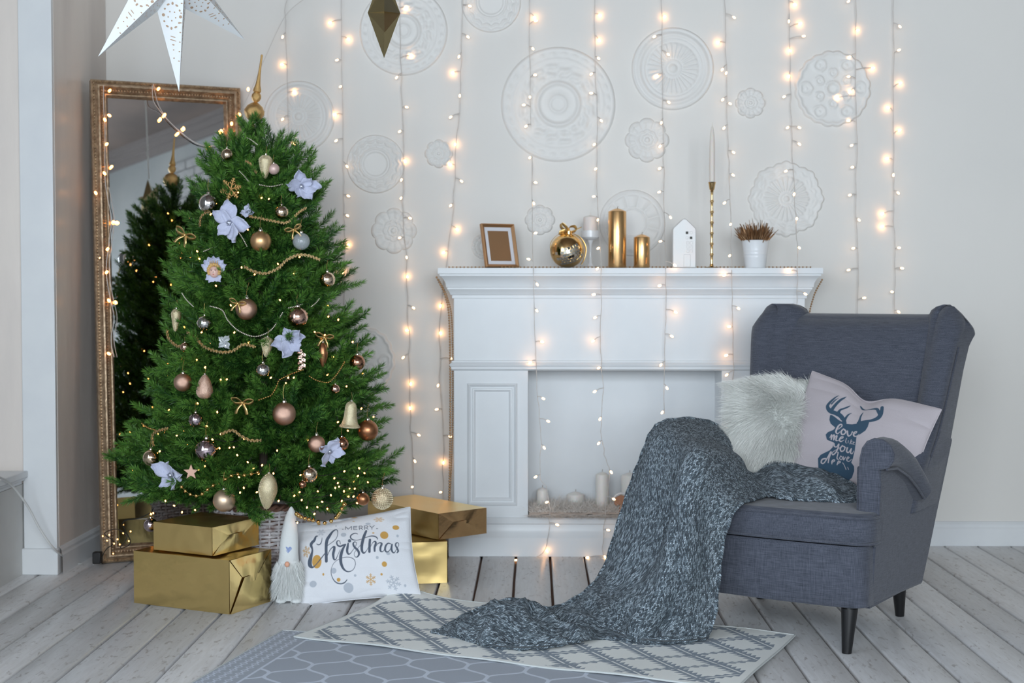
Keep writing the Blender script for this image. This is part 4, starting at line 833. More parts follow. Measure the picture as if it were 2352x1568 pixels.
    for e_ in ((335, 895, 72, 100), (1340, 503, 60, 60), (1508, 373, 50, 36), (1343, 937, 38, 38), (1300, 1085, 17, 17), (660, 1167, 28, 28), (432, 1085, 15, 18), (1178, 474, 17, 11), (885, 213, 42, 12), (880, 286, 16, 6), (355, 308, 26, 18)): O = np.minimum(O, ell(Z, *e_))
    for e_ in ((737, 503, 42, 32), (590, 1040, 42, 42), (272, 1215, 55, 48), (803, 1275, 73, 68), (910, 1110, 18, 18), (1240, 848, 21, 21), (1095, 325, 38, 18), (730, 240, 70, 22), (618, 358, 13, 9), (1400, 780, 30, 22), (1535, 502, 18, 22), (1645, 1230, 18, 20)): G_ = np.minimum(G_, ell(Z, *e_))
    O = np.minimum(np.minimum(O, flake(Z, 1140, 1163, 80, 84, .52)), np.minimum(flake(Z, 1255, 257, 82, 40), flake(Z, 175, 735, 62, 88, .3))); G_ = np.minimum(np.minimum(G_, flake(Z, 1475, 1198, 112, 108, .2)), flake(Z, 395, 455, 66, 58))
    return {'dark': D / 6.533, 'ochre': O / 6.533, 'silver': G_ / 6.533}
M('plain christmas_cushion', (.80, .82, .86), .85, bump=.2, bs=200, bd=.001)
xm = ink_material('printed white cotton', (.80, .815, .85), [('silver', (.50, .54, .60)), ('ochre', (.62, .36, .10)), ('dark', (.10, .125, .17))], bump=260)
pillow('christmas_cushion', [(676, 1204, 672), (942, 1164, 668), (966, 1368, 689), (686, 1392, 691)], .055, 300, xm, 'white cushion printed with Christmas lettering, leaning on the basket', 'cushion', wr=.007, wf=4.3, pinch=.05, inkfn=xmas_ink, power=.5)
# ================================================================== knitted blanket
E1 = [(990, 1461, 765), (1035, 1430, 757), (1098, 1398, 752), (1180, 1375, 748), (1240, 1394, 742), (1288, 1390, 735), (1350, 1352, 728), (1388, 1300, 722), (1418, 1205, 720), (1448, 1112, 722), (1474, 1045, 724), (1497, 990, 724), (1530, 966, 720), (1600, 962, 698), (1665, 985, 682), (1718, 1040, 684), (1780, 1046, 690), (1850, 1064, 700), (1920, 1092, 716), (1966, 1116, 730)]
E2 = [(992, 1470, 766), (1040, 1479, 775), (1110, 1500, 796), (1180, 1508, 804), (1260, 1500, 796), (1330, 1486, 783), (1400, 1484, 782), (1500, 1495, 791), (1590, 1485, 781), (1637, 1432, 778), (1650, 1340, 776), (1662, 1240, 776), (1692, 1165, 774), (1738, 1144, 757), (1766, 1137, 746), (1800, 1143, 752), (1850, 1147, 755), (1905, 1149, 757), (1945, 1153, 758), (1971, 1157, 756)]
MID = [(0, 0, 0), (0, -4, 8), (0, -8, 14), (5, -5, 16), (5, 0, 18), (5, 10, 20), (8, 20, 22), (10, 30, 24), (0, 20, 26), (-5, 10, 28), (-8, 0, 28), (-12, -6, 26), (-10, -20, 24), (-10, -6, 20), (-5, 6, 14), (-5, 8, 14), (0, 4, 16), (0, 0, 14), (0, 0, 10), (0, 0, 6)]
def W3(q_): return np.array(tuple(P(*q_)))
A1 = np.array(smoothpath([W3(e_) for e_ in E1], 10)); A2 = np.array(smoothpath([W3(e_) for e_ in E2], 10))
Am = np.array(smoothpath([W3(((a[0] + b[0]) / 2 + d[0], (a[1] + b[1]) / 2 + d[1], (a[2] + b[2]) / 2 + d[2])) for a, b, d in zip(E1, E2, MID)], 10))
nc = 90; tt = np.linspace(0, 1, nc)[None, :, None]
S = A1[:, None] * ((1 - tt) * (1 - 2 * tt)) + Am[:, None] * (4 * tt * (1 - tt)) + A2[:, None] * (tt * (2 * tt - 1))
nr_ = S.shape[0]; rowp = (np.arange(nr_) / 10)[:, None] * np.ones((1, nc)); colp = np.linspace(0, 1, nc)[None, :] * np.ones((nr_, 1))
def blanket_normal(S):
    du = np.gradient(S, axis=0); dv = np.gradient(S, axis=1); n_ = np.cross(du, dv); n_ /= np.linalg.norm(n_, axis=-1, keepdims=True) + 1e-9
    n_[(n_[..., 1] > 0)] *= -1; return n_
Nn = blanket_normal(S); env = np.clip(np.sin(math.pi * colp), 0, 1) ** .75 * np.clip(rowp / 1.5, 0, 1) * np.clip((19 - rowp) / 1.0, 0, 1)
fl_ = np.clip((8.5 - rowp) / 2.5, 0, 1); hang = np.clip((rowp - 6.5) / 2, 0, 1) * np.clip((14 - rowp) / 3, 0, 1); seat_ = np.clip((rowp - 13.5) / 1.5, 0, 1)
q3 = S * 9
disp = fl_ * (.034 * vnoise(q3 * 1.1 + 3) + .034 * (1 - 2 * np.abs(vnoise(q3 * 1.5 + 11))) + .016 * vnoise(q3 * 3.1))
disp += hang * (.036 * np.sin((colp * 2.1 + .10 * np.sin(rowp * 1.1)) * 2 * math.pi * .75 + 2.3) + .012 * vnoise(np.stack([colp * 5, rowp * .5, rowp * 0], -1)) + .006 * vnoise(q3 * 1.5))
disp += hang * -.035 * np.exp(-((colp - (.30 + .03 * (rowp - 8))) / .05) ** 2) * np.clip((rowp - 6) / 3, 0, 1) * np.clip((12.5 - rowp) / 3, 0, 1) * .7
disp += -.045 * np.exp(-((colp - .62 + .06 * (rowp - 9)) / .055) ** 2) * np.clip((rowp - 6.2) / 1.5, 0, 1) * np.clip((10.6 - rowp) / 1.5, 0, 1)
disp += -.040 * np.exp(-((rowp - 6.0 - 2.2 * (colp - .3)) / .32) ** 2) * np.clip((colp - .1) * 5, 0, 1) * np.clip((.85 - colp) * 5, 0, 1)
disp += seat_ * (.016 * np.sin(rowp * 3.3 + colp * 2) + .018 * vnoise(q3 * 1.7 + 5)) - np.clip(1 - np.abs(rowp - 15.0) / 2.2, 0, 1) * .032 * np.exp(-((colp - .22) / .09) ** 2)
S = S + Nn * (disp * env)[..., None]
S[..., 2] = np.where(S[..., 2] < .016, .016 + .12 * (S[..., 2] - .016), S[..., 2]); S[..., 2] = np.maximum(S[..., 2], .014 + .012 * env * fl_)
bl = thing('knitted_blanket', 'chunky marled grey knitted blanket draped over the chair arm onto the rug', 'blanket', (float(S[:, :, 0].mean()), float(S[:, :, 1].mean()), .02))
m = MB().grid(S); me_ = None
kn = m.build('knit', None, bl, ang=180)
su_ = np.concatenate([[0], np.cumsum(np.linalg.norm(np.diff(S[:, nc // 2], axis=0), axis=1))]); sv_ = np.concatenate([np.zeros((nr_, 1)), np.cumsum(np.linalg.norm(np.diff(S, axis=1), axis=2), axis=1)], 1); sv_ -= sv_[:, nc // 2:nc // 2 + 1]
uvs = np.stack([np.repeat(su_[:, None], nc, 1), sv_], -1).reshape(-1, 2)
def setuv(o, uvs):
    uvl = o.data.uv_layers.new(name='UVMap'); li = np.zeros(len(o.data.loops), np.int32); o.data.loops.foreach_get('vertex_index', li); uvl.data.foreach_set('uv', uvs[li].astype(np.float32).ravel())
setuv(kn, uvs)
def knit_mat():
    m = bpy.data.materials.new('marled knit'); m.use_nodes = True; N = m.node_tree.nodes; L = m.node_tree.links; b = N['Principled BSDF']
    def ma(op, a, c_=None, d=None):
        n = N.new('ShaderNodeMath'); n.operation = op
        for i, v in enumerate((a, c_, d)):
            if v is None: continue
            if isinstance(v, (int, float)): n.inputs[i].default_value = v
            else: L.new(v, n.inputs[i])
        return n.outputs[0]
    uv = N.new('ShaderNodeUVMap'); wn = N.new('ShaderNodeTexNoise'); wn.inputs['Scale'].default_value = 14; L.new(uv.outputs[0], wn.inputs[0])
    av = N.new('ShaderNodeVectorMath'); av.operation = 'MULTIPLY_ADD'; L.new(wn.outputs[1], av.inputs[0]); av.inputs[1].default_value = (.012, .012, 0); L.new(uv.outputs[0], av.inputs[2])
    sx = N.new('ShaderNodeSeparateXYZ'); L.new(av.outputs[0], sx.inputs[0])
    a = ma('MULTIPLY', sx.outputs[1], 1 / .0100); tri = ma('MULTIPLY', ma('ABSOLUTE', ma('SUBTRACT', ma('FRACT', a), .5)), 2.0)
    bb_ = ma('ADD', ma('MULTIPLY', sx.outputs[0], 1 / .0070), ma('MULTIPLY', tri, .85))
    h1 = ma('SINE', ma('MULTIPLY', ma('FRACT', bb_), math.pi)); h2 = ma('SINE', ma('MULTIPLY', ma('FRACT', ma('MULTIPLY', a, 2)), math.pi)); h = ma('MULTIPLY', ma('POWER', ma('ABSOLUTE', h1), .7), ma('POWER', ma('ABSOLUTE', h2), .5))
    cb = N.new('ShaderNodeCombineXYZ'); L.new(ma('FLOOR', bb_), cb.inputs[0]); L.new(ma('FLOOR', ma('MULTIPLY', a, 2)), cb.inputs[1])
    wh = N.new('ShaderNodeTexWhiteNoise'); L.new(cb.outputs[0], wh.inputs[0])
    c2 = N.new('ShaderNodeCombineXYZ'); L.new(ma('MULTIPLY', bb_, 1.6), c2.inputs[0]); L.new(ma('MULTIPLY', a, 1.2), c2.inputs[1])
    n2 = N.new('ShaderNodeTexNoise'); n2.inputs['Scale'].default_value = 1.5; n2.inputs['Detail'].default_value = 4; L.new(c2.outputs[0], n2.inputs[0])
    f_ = ma('ADD', ma('MULTIPLY', wh.outputs[0], .5), ma('MULTIPLY', n2.outputs[0], .75)); r = N.new('ShaderNodeValToRGB'); e_ = r.color_ramp.elements; e_[0].position = .42; e_[0].color = (.060, .085, .110, 1); e_[1].position = .82; e_[1].color = (.60, .72, .82, 1)
    q_ = r.color_ramp.elements.new(.66); q_.color = (.22, .29, .345, 1); L.new(f_, r.inputs[0])
    x = N.new('ShaderNodeMix'); x.data_type = 'RGBA'; x.blend_type = 'MULTIPLY'; x.inputs[0].default_value = 1; L.new(r.outputs[0], x.inputs[6]); g = N.new('ShaderNodeMapRange'); g.inputs[3].default_value = .45; L.new(h, g.inputs[0])
    cc = N.new('ShaderNodeCombineXYZ'); [L.new(g.outputs[0], cc.inputs[i]) for i in range(3)]; L.new(cc.outputs[0], x.inputs[7]); L.new(x.outputs[2], b.inputs['Base Color'])
    bp = N.new('ShaderNodeBump'); bp.inputs['Strength'].default_value = 1; bp.inputs['Distance'].default_value = .004; L.new(h, bp.inputs['Height']); L.new(bp.outputs[0], b.inputs['Normal'])
    b.inputs['Roughness'].default_value = .9; b.inputs['Sheen Weight'].default_value = .15; b.inputs['Specular IOR Level'].default_value = .2; return m
km = knit_mat(); kn.data.materials.clear(); kn.data.materials.append(km)
sd = kn.modifiers.new('thick', 'SOLIDIFY'); sd.thickness = .009; sd.offset = -1
edge_pts = [tuple(q_) for q_ in np.concatenate([S[::2, -1], S[-1, ::-6]])]
hm = MB().tube(edge_pts, [.0055 + .0018 * math.sin(i * 1.9) for i in range(len(edge_pts))], 8).build('hem', km, kn); 
hm2 = MB().tube([tuple(q_) for q_ in S[::2, 0]], [.0055 + .0018 * math.sin(i * 1.9) for i in range(len(S[::2, 0]))], 8).build('hem', km, kn)
for h_ in (hm, hm2):
    co_ = np.zeros(len(h_.data.vertices) * 3); h_.data.vertices.foreach_get('co', co_); co_ = co_.reshape(-1, 3); setuv(h_, np.stack([co_[:, 0] + co_[:, 2], co_[:, 1] + .5 * co_[:, 2]], -1))
# the turned-over lip and rolled lower edge of the end lying on the rug
for pts_, rr_ in (([(1112, 1484, 792), (1103, 1462, 786), (1110, 1444, 782), (1135, 1441, 782), (1158, 1434, 780), (1180, 1436, 780), (1198, 1452, 784), (1225, 1472, 790), (1262, 1484, 794), (1300, 1484, 792)], .0085),
                  ([(1095, 1490, 795), (1140, 1503, 803), (1200, 1508, 806), (1255, 1505, 803), (1300, 1496, 797)], .010),
                  ([(1375, 1408, 742), (1400, 1440, 762), (1440, 1462, 778), (1490, 1478, 788), (1545, 1484, 790), (1600, 1478, 786), (1632, 1448, 780)], .011)):
    q4 = np.array(smoothpath([W3(e_) for e_ in pts_], 8)); q4[:, 2] = np.maximum(q4[:, 2], .024)
    r4 = rr_ * (1 + .22 * np.sin(np.arange(len(q4)) * .9)) * np.sin(np.linspace(.25, math.pi - .25, len(q4))) ** .5
    o4 = MB().tube(q4, r4, 14).build('rolled_edge', km, bl, ang=180); a4 = np.concatenate([[0], np.cumsum(np.linalg.norm(np.diff(q4, axis=0), axis=1))])
    setuv(o4, np.stack([np.repeat(a4, 14), np.tile(np.arange(14) * .004, len(q4))], -1))
# ================================================================== rugs
def rug(name, label, B, e1, e2, L1, L2, n1, n2, zfn, inkfn, mat_, soft=None):
    e1, e2 = np.array(e1) / np.linalg.norm(e1), np.array(e2) / np.linalg.norm(e2)
    u, v = np.meshgrid(np.linspace(0, L1, n1), np.linspace(0, L2, n2)); X = B[0] + e1[0] * u + e2[0] * v; Y = B[1] + e1[1] * u + e2[1] * v; Z = zfn(u, v)
    t = thing(name, label, 'rug', (float(X.mean()), float(Y.mean()), 0))
    o = MB().grid(np.stack([X, Y, Z], -1), flip=True).build('pile', mat_, t, ang=180); setuv(o, np.stack([u, v], -1).reshape(-1, 2))
    for k, a in inkfn(u.ravel(), v.ravel()).items(): setattr_f(o.data, k, a)
    bd_ = np.stack([X, Y, Z - .0015], -1); loop_ = np.concatenate([bd_[0, ::6], bd_[::6, -1], bd_[-1, ::-6], bd_[::-6, 0]])
    MB().tube(loop_, .0032, 6, closed=True).build('bound_edge', MATS['rug binding'] , t)
    return t
M('rug binding', (.62, .65, .64), .9, bump=.5, bs=300)
def kilim(u, v):
    sp = .165; d = np.full(len(u), 1e9)
    def tri(x, p_): return np.abs((x / p_) % 1 - .5) * 2
    for sgn in (1, -1):
        w_ = (v - .02 - sgn * .86 * u) / sp; k = np.round(w_); dist = (w_ - k) * sp / math.sqrt(1 + .86 ** 2); al = (u + sgn * .86 * v) / math.sqrt(1 + .86 ** 2)
        ad = np.abs(dist)
        if sgn == 1: dd = np.maximum(ad - (.010 + .020 * (1 - ((al + np.where(dist > 0, .008, 0)) / .022) % 1)), .0028 - ad)
        else:
            heavy = (np.mod(k, 3) == 1) & (u > .45)
            dl = np.minimum(np.maximum(ad - .0052 - .0085 * (np.sin(al * 2 * math.pi / .028) > -.2) * (1 - tri(al, .028) * .5), .0012 - ad), 1)
            dh = np.maximum(ad - (.008 + .012 * (1 - tri(al, .026))), .0028 - ad); dd = np.where(heavy, dh, dl)
        d = np.minimum(d, dd)
    m_ = np.minimum(np.minimum(u - .020, 1.36 - .022 - u), np.minimum(v - .012, .645 - .016 - v)); return {'dark': np.maximum(d, -m_) * 1000}
rc = (-.458, 4.81); ra = (-.753, 4.237); rcc = (.79, 4.262)
def kz(u, v): return .0135 + .026 * np.exp(-(u ** 2 + v ** 2) / .012) + .0022 * np.sin(u * 7 + v * 9) + .0018 * np.sin(u * 17 - v * 5)
kil = ink_material('kilim weave', (.90, .92, .89), [('dark', (.25, .30, .36))], weave=95, soft=1.0)
rug('diamond_rug', 'cream flat woven rug with grey toothed diamond lines under the blanket', rc, (rcc[0] - rc[0], rcc[1] - rc[1]), (-.402, -.916), 1.36, .645, 560, 270, kz, kilim, kil)
def ogee(u, v):
    # u across from the left edge, v from the far edge towards the camera
    P_, H_ = .168, .215; bw = .118; uu = u - bw
    ph = (v / H_) * 2 * math.pi; wave = np.clip(1.12 * np.sin(ph) + .10 * np.sin(3 * ph), -.985, .985); d = np.full(len(u), 1e9)
    slope = np.sqrt(1 + (P_ / 4 * (np.cos(ph) * 1.12 + .3 * np.cos(3 * ph)) * (np.abs(wave) < .98) * 2 * math.pi / H_) ** 2)
    for s_ in (0, 1):
        x = uu - s_ * P_ / 2 - (-1) ** s_ * P_ / 4 * wave; k = x / P_; dd = np.abs(k - np.round(k)) * P_ / slope - .0052; d = np.minimum(d, dd)
    d = np.where(u < bw, 1e9, d); d = np.minimum(d, np.abs(u - bw) - .004)
    a, b = u / .034, v / .034; f_ = np.abs(a % 1 - .5) + np.abs(b % 1 - .5); br = np.minimum(np.abs(f_ - .34) - .075, .12 - f_ * 1.0 if False else f_ - .10) * .034; br = np.minimum(br, (np.maximum(np.abs(a % 1 - .5) + 0, np.abs((b + .5) % 1 - .5)) - .12) * .034)
    br = np.where((u < bw - .012) & (u > .004), br, 1e9); return {'light': np.minimum(d, br) * 1000}
og2 = ink_material('grey pile', (.37, .41, .48), [('light', (.62, .68, .78))], weave=70, soft=1.0)
rug('trellis_rug', 'grey rug with pale ogee trellis pattern, lower rug at the photo bottom', (-.771, 4.321), (.974, -.226), (-.226, -.974), 1.35, 1.15, 460, 400, lambda u, v: .0065 + 0 * u, ogee, og2)
# ================================================================== Christmas tree
def RZ(z):
    """Crown radius by height."""
    return curve1(z, [(.28, .40), (.33, .52), (.40, .50), (.48, .44), (.56, .435), (.66, .42), (.76, .40), (.87, .36), (.99, .33), (1.10, .31), (1.22, .28), (1.32, .235), (1.42, .21), (1.50, .185), (1.57, .13), (1.63, .06), (1.66, .03)])
def OP(px, py, out=0.0):
    """Point on the crown surface facing the camera, seen at (px, py)."""
    Y = TY - .2
    for _ in range(4):
        p_ = P(px, py, FPX / Y); r_ = float(RZ(p_.z)) + out + .022; dx = p_.x - TX; Y = TY - math.sqrt(max(r_ * r_ - dx * dx, .0004)) * .92
    return P(px, py, FPX / Y)
need_m = bpy.data.materials.new('pine needles'); need_m.use_nodes = True
_N = need_m.node_tree.nodes; _L = need_m.node_tree.links; _b = _N['Principled BSDF']; _a = _N.new('ShaderNodeAttribute'); _a.attribute_name = 'rnd'
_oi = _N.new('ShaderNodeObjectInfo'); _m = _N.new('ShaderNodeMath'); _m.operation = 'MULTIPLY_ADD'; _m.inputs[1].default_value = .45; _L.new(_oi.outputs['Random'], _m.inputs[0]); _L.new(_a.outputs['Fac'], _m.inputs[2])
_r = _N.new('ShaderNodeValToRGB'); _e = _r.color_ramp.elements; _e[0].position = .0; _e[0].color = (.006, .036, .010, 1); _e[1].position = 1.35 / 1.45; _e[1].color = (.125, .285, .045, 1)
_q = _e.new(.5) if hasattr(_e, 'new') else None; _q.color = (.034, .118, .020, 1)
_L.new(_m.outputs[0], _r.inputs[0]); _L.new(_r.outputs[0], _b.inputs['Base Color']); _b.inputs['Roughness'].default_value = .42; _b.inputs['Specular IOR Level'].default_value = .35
stem_m = M('branch wire', (.05, .05, .025), .8); trunk_m = M('tree pole', (.06, .045, .03), .8)
def branch_mesh(L_, seed):
    """A bough: mostly bare near the pole, a fan of plump bottle-brush twigs at the outer end."""
    rs = np.random.RandomState(seed); m = MB(); NV = []; RD = []
    up = rs.uniform(.05, .22); sw = rs.uniform(-.14, .14)
    def ax(t): return np.array([L_ * t, sw * L_ * t * t, up * L_ * (t ** 2.4) - .05 * L_ * math.sin(math.pi * t)])
    tw = [([ax(t) for t in np.linspace(.25 if L_ > .2 else .1, 1, 9)], 1.0)]
    t = max(.12, 1 - .26 / L_); side = rs.choice([-1, 1])
    while t < .93:
        ln = (.058 + .062 * min(1, (1.05 - t) * L_ / .10)) * rs.uniform(.8, 1.2) * (1 if L_ > .2 else .75); a = R(rs.uniform(30, 50)) * side; el = R(rs.uniform(-20, 26)); p0 = ax(t)
        d = np.array([math.cos(a) * math.cos(el), math.sin(a) * math.cos(el), math.sin(el)]); cu = np.array([.22, 0, .22]) * ln
        tw.append(([p0 + d * ln * k + cu * k * k for k in np.linspace(0, 1, 5)], .9)); t += .030 / L_ * rs.uniform(.8, 1.2); side = -side
    if L_ > .24:
        for t in (.34, .48, .60)[:2 + (L_ > .36)]:
            for side in (-1, 1):
                p0 = ax(t); a = R(rs.uniform(45, 65)) * side; ln = rs.uniform(.06, .10); d = np.array([math.cos(a), math.sin(a), rs.uniform(-.1, .35)]); tw.append(([p0 + d * ln * k for k in np.linspace(0, 1, 4)], .8))
    for pts, _ in tw: m.tube(np.array(pts), .0016 if len(pts) < 9 else .0030, 3, cap=False)
    ns = m.n
    for pts, _ in tw:
        pts = np.array(pts); seg = np.linalg.norm(np.diff(pts, axis=0), axis=1); tot = seg.sum(); n = int(tot * 2500); cum = np.concatenate([[0], np.cumsum(seg)]); s_ = np.linspace(.02, 1, n) * tot
        p_ = np.stack([np.interp(s_, cum, pts[:, k]) for k in range(3)], -1); d = np.gradient(p_, axis=0); d /= np.linalg.norm(d, axis=1, keepdims=True)
        rv = rs.normal(size=(n, 3)); pe = rv - d * (rv * d).sum(1, keepdims=True); pe /= np.linalg.norm(pe, axis=1, keepdims=True)
        an = R(44) + rs.uniform(-.22, .25, n) - .5 * (s_ / tot > .94); nd = d * np.cos(an)[:, None] + pe * np.sin(an)[:, None]; ll = rs.uniform(.019, .029, n)[:, None]
        sd_ = np.cross(nd, rs.normal(size=(n, 3))); sd_ /= np.linalg.norm(sd_, axis=1, keepdims=True); w_ = .00100
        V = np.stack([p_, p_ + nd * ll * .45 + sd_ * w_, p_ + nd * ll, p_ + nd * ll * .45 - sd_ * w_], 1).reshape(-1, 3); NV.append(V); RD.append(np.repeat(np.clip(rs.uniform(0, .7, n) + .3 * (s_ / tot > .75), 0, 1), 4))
    V = np.concatenate(NV); k = len(V) // 4; m.add(V, [(4 * i, 4 * i + 1, 4 * i + 2, 4 * i + 3) for i in range(k)])
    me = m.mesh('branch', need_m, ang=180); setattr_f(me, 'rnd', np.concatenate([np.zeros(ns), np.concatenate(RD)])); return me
LEN = [.09, .14, .20, .26, .32, .38, .44, .50]; BM = {l: [branch_mesh(l, int(l * 1000) + k) for k in range(3)] for l in LEN}
tree = thing('christmas_tree', 'green artificial Christmas tree with baubles standing in the wicker basket', 'christmas tree', (TX, TY, 0))
tree['_loc'] = 1; LOCALS.append(tree)
m = MB().tube([(0, 0, .03), (0, 0, 1.0), (-.018, 0, 1.60)], [.016, .013, .005], 10); m.build('trunk', trunk_m, tree)
rs = np.random.RandomState(21); nb = 0; z = .335; ring = 0
while z < 1.57 and nb < 292:
    r_ = float(RZ(z)); n = int(4.5 + r_ * 17); off = rs.uniform(0, 6.28)
    for k in range(n):
        if rs.rand() < .10: continue
        inner = rs.rand() < .22; a = off + 2 * math.pi * (k + rs.uniform(-.3, .3)) / n; zz = z + rs.uniform(-.03, .03); L0 = float(RZ(zz)) * (rs.uniform(.58, .74) if inner else rs.uniform(.80, 1.0)); pit = R(curve1(z, [(.33, -2), (.5, 6), (1.0, 14), (1.4, 30), (1.6, 60)]) + rs.uniform(-12, 12))
        L_ = max(.08, L0 / max(math.cos(pit), .6)); l = min(LEN, key=lambda q_: abs(q_ - L_)); sc_ = L_ / l
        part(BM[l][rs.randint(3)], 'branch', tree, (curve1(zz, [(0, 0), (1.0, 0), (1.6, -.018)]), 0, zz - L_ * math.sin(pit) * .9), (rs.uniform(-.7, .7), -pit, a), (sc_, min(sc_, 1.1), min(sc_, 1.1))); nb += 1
    z += curve1(z, [(.33, .048), (1.0, .052), (1.5, .043)]); ring += 1
for q_ in ((R(-82), .3), (R(-58), 2.3), (R(-52), 4.4)): part(BM[.09][0], 'branch', tree, (-.018, 0, 1.555), (0, q_[0], q_[1]))
# ---------------------------------------------------------------- ornament materials
def glit(name, col, rough=.34, sc=40, b=.35): return M(name, tuple(c * .85 for c in col), rough, 1, col2=tuple(min(1, c * 1.5) for c in col), cs=sc * 1.2, cd=6, cr=(.3, .75), bump=b, bs=sc * 1.3, bd=.0035)
OM = {'champ': M('champagne mirror', (.78, .62, .45), .08, 1), 'silver': M('silver glass', (.66, .64, .62), .06, 1), 'rose': M('rose gold mirror', (.72, .46, .36), .10, 1), 'lilac': M('lilac mirror', (.55, .45, .48), .10, 1),
      'goldmat': M('satin gold', (.72, .44, .22), .38, .9), 'champmat': M('satin champagne', (.72, .54, .38), .42, .9), 'copper': M('satin copper', (.42, .19, .09), .33, .9), 'copmir': M('copper mirror', (.52, .27, .17), .10, 1),
      'roseglit': glit('rose glitter', (.66, .42, .32)), 'champglit': glit('champagne glitter', (.62, .50, .34)), 'goldglit': glit('topper gold glitter', (.66, .42, .17), .3, 700, .5), 'champglit_s': glit('champagne glitter fine', (.74, .62, .44), .32, 500, .4), 'roseglit_s': glit('rose glitter fine', (.76, .52, .42), .32, 500, .4),
      'pinkmat': M('pale pink satin', (.70, .50, .45), .45, .3)}
capm = M('ornament cap', (.75, .68, .6), .15, 1); thr = M('gold thread', (.6, .42, .15), .4, .8)
UB = {k: MB().ball((0, 0, 0), 1, 40, 24).mesh('ball_' + k, v) for k, v in OM.items()}
CAPM = MB().lathe([(.20, -.04), (.21, .13), (.19, .17), (.05, .19), (.001, .19)], 14).mesh('cap', capm)
HKM = MB().tube([(0.09 * math.sin(t), 0, .26 - .09 * math.cos(t)) for t in np.linspace(0, 2 * math.pi, 13)[:-1]], .018, 5, closed=True).mesh('hook', capm)
THM = MB().tube([(-.05, 0, .3), (-.09, .1, .8), (.02, .25, 1.5)], .022, 4).mesh('thread', thr)
COLN = {}
def bauble(px, py, rp, k, label, tilt=0, out=.012, thread=True):
    q = OP(px, py, out); s_ = FPX / q.y; r_ = rp / s_
    t = thing('bauble', label, 'bauble', q, (rs.uniform(-.1, .1), R(tilt), rs.uniform(-.4, .4)), 'baubles on the tree', local=True, scale=r_)
    part(UB[k], 'glass_ball', t); part(CAPM, 'cap', t, (0, 0, .97)); part(HKM, 'hook', t, (0, 0, .97))
    if thread: part(THM, 'thread', t, (0, 0, 1.0))
    return t
for a in [(522, 355, 14, 'champ', 'small shiny champagne bauble at the left near the tree top'), (629, 388, 13, 'pinkmat', 'pale pink bauble half hidden right of the top pine cone'),
          (480, 467, 23, 'silver', 'clear silvery bauble on the left below the snowflake'), (647, 487, 16, 'champ', 'shiny champagne bauble right of centre under the upper flowers'),
          (599, 554, 24, 'goldmat', 'satin gold bauble in the upper middle of the tree'), (752, 642, 18, 'champ', 'shiny champagne bauble at the right edge, mid height'),
          (566, 710, 25, 'roseglit', 'frosted rose gold bauble tied with a gold bow'), (470, 742, 18, 'silver', 'small silver bauble left of the pearl garland'),
          (684, 728, 24, 'rose', 'shiny rose gold bauble above the lilac flower'), (604, 850, 17, 'silver', 'small silver bauble in the middle of the tree, below the gold garland'),
          (821, 832, 18, 'copmir', 'copper bauble at the right edge above the bell'), (420, 878, 21, 'roseglit', 'rose glitter bauble on the left, beside the sparkling drop'),
          (653, 950, 27, 'roseglit', 'largest rose gold glitter bauble in the lower middle'), (845, 988, 24, 'copper', 'satin dark copper bauble at the right edge by the bell'),
          (450, 964, 17, 'lilac', 'small shiny lilac bauble on the left lower half'), (474, 1033, 26, 'lilac', 'larger lilac silver bauble on the lower left'),
          (347, 1051, 19, 'champ', 'shiny champagne bauble at the far left edge by the flower'), (727, 1019, 20, 'roseglit', 'rose glitter bauble on the lower right beside the flower'),
          (785, 1019, 16, 'copmir', 'shiny copper bauble behind the lower right flower'), (711, 1090, 19, 'champ', 'shiny champagne bauble low on the right of the long drop'),
          (515, 1149, 26, 'champmat', 'satin champagne bauble above the stacked gift boxes'), (834, 1146, 15, 'copper', 'brown copper bauble at the bottom right, behind needles'),
          (878, 1145, 24, 'champglit', 'champagne glitter bauble hanging at the lowest right tip'), (346, 1205, 16, 'lilac', 'small lilac bauble hanging beside the smaller left gift box'),
          (695, 1112, 9, 'copmir', 'tiny copper bauble among the lowest lights'), (425, 797, 11, 'rose', 'small rose bauble at the left edge under the cone'), (770, 893, 11, 'rose', 'small rose bauble at the right beside the gold beads')]: bauble(*a)
for (px, py, rp, k, lb) in [(692, 554, 20, 'clear', 'clear glass bauble on the right, beside the gold bow')]:
    OM['clear'] = M('clear glass', (.75, .80, .85), .04, spec=1.0, coat=1); OM['clear'].node_tree.nodes['Principled BSDF'].inputs['Alpha'].default_value = .30; UB['clear'] = MB().ball((0, 0, 0), 1, 40, 24).mesh('ball_clear', OM['clear']); bauble(px, py, rp, 'clear', lb)
def orn(name, label, cat, px, py, out=.012, rot=(0, 0, 0)):
    q = OP(px, py, out); t = thing(name, label, cat, q, rot, local=True); return t, FPX / q.y
# tree topper
tp = P(584, 258, 644); tp.y = TY; k_ = 1 / 644
t = thing('tree_topper', 'gold glitter spire topper on the tree', 'tree topper', (P(584, 258, 644).x, TY, P(584, 258, 644).z), (0, R(8), 0), local=True)
MB().lathe([(.006, -.052), (.007, -.034), (.016, -.030), (.028, -.020), (.0355, -.004), (.0355, .006), (.027, .022), (.014, .032), (.006, .036)], 40).build('large_sphere', OM['goldglit'], t)
MB().lathe([(.006, .036), (.013, .042), (.0175, .052), (.0165, .062), (.010, .072)], 32).build('small_sphere', OM['goldglit'], t)
MB().lathe([(.010, .071), (.0145, .074), (.014, .082), (.009, .098), (.0058, .125), (.0042, .160), (.0036, .196), (.0042, .200), (.0034, .205), (.0005, .207)], 24).build('spire', OM['goldglit'], t)
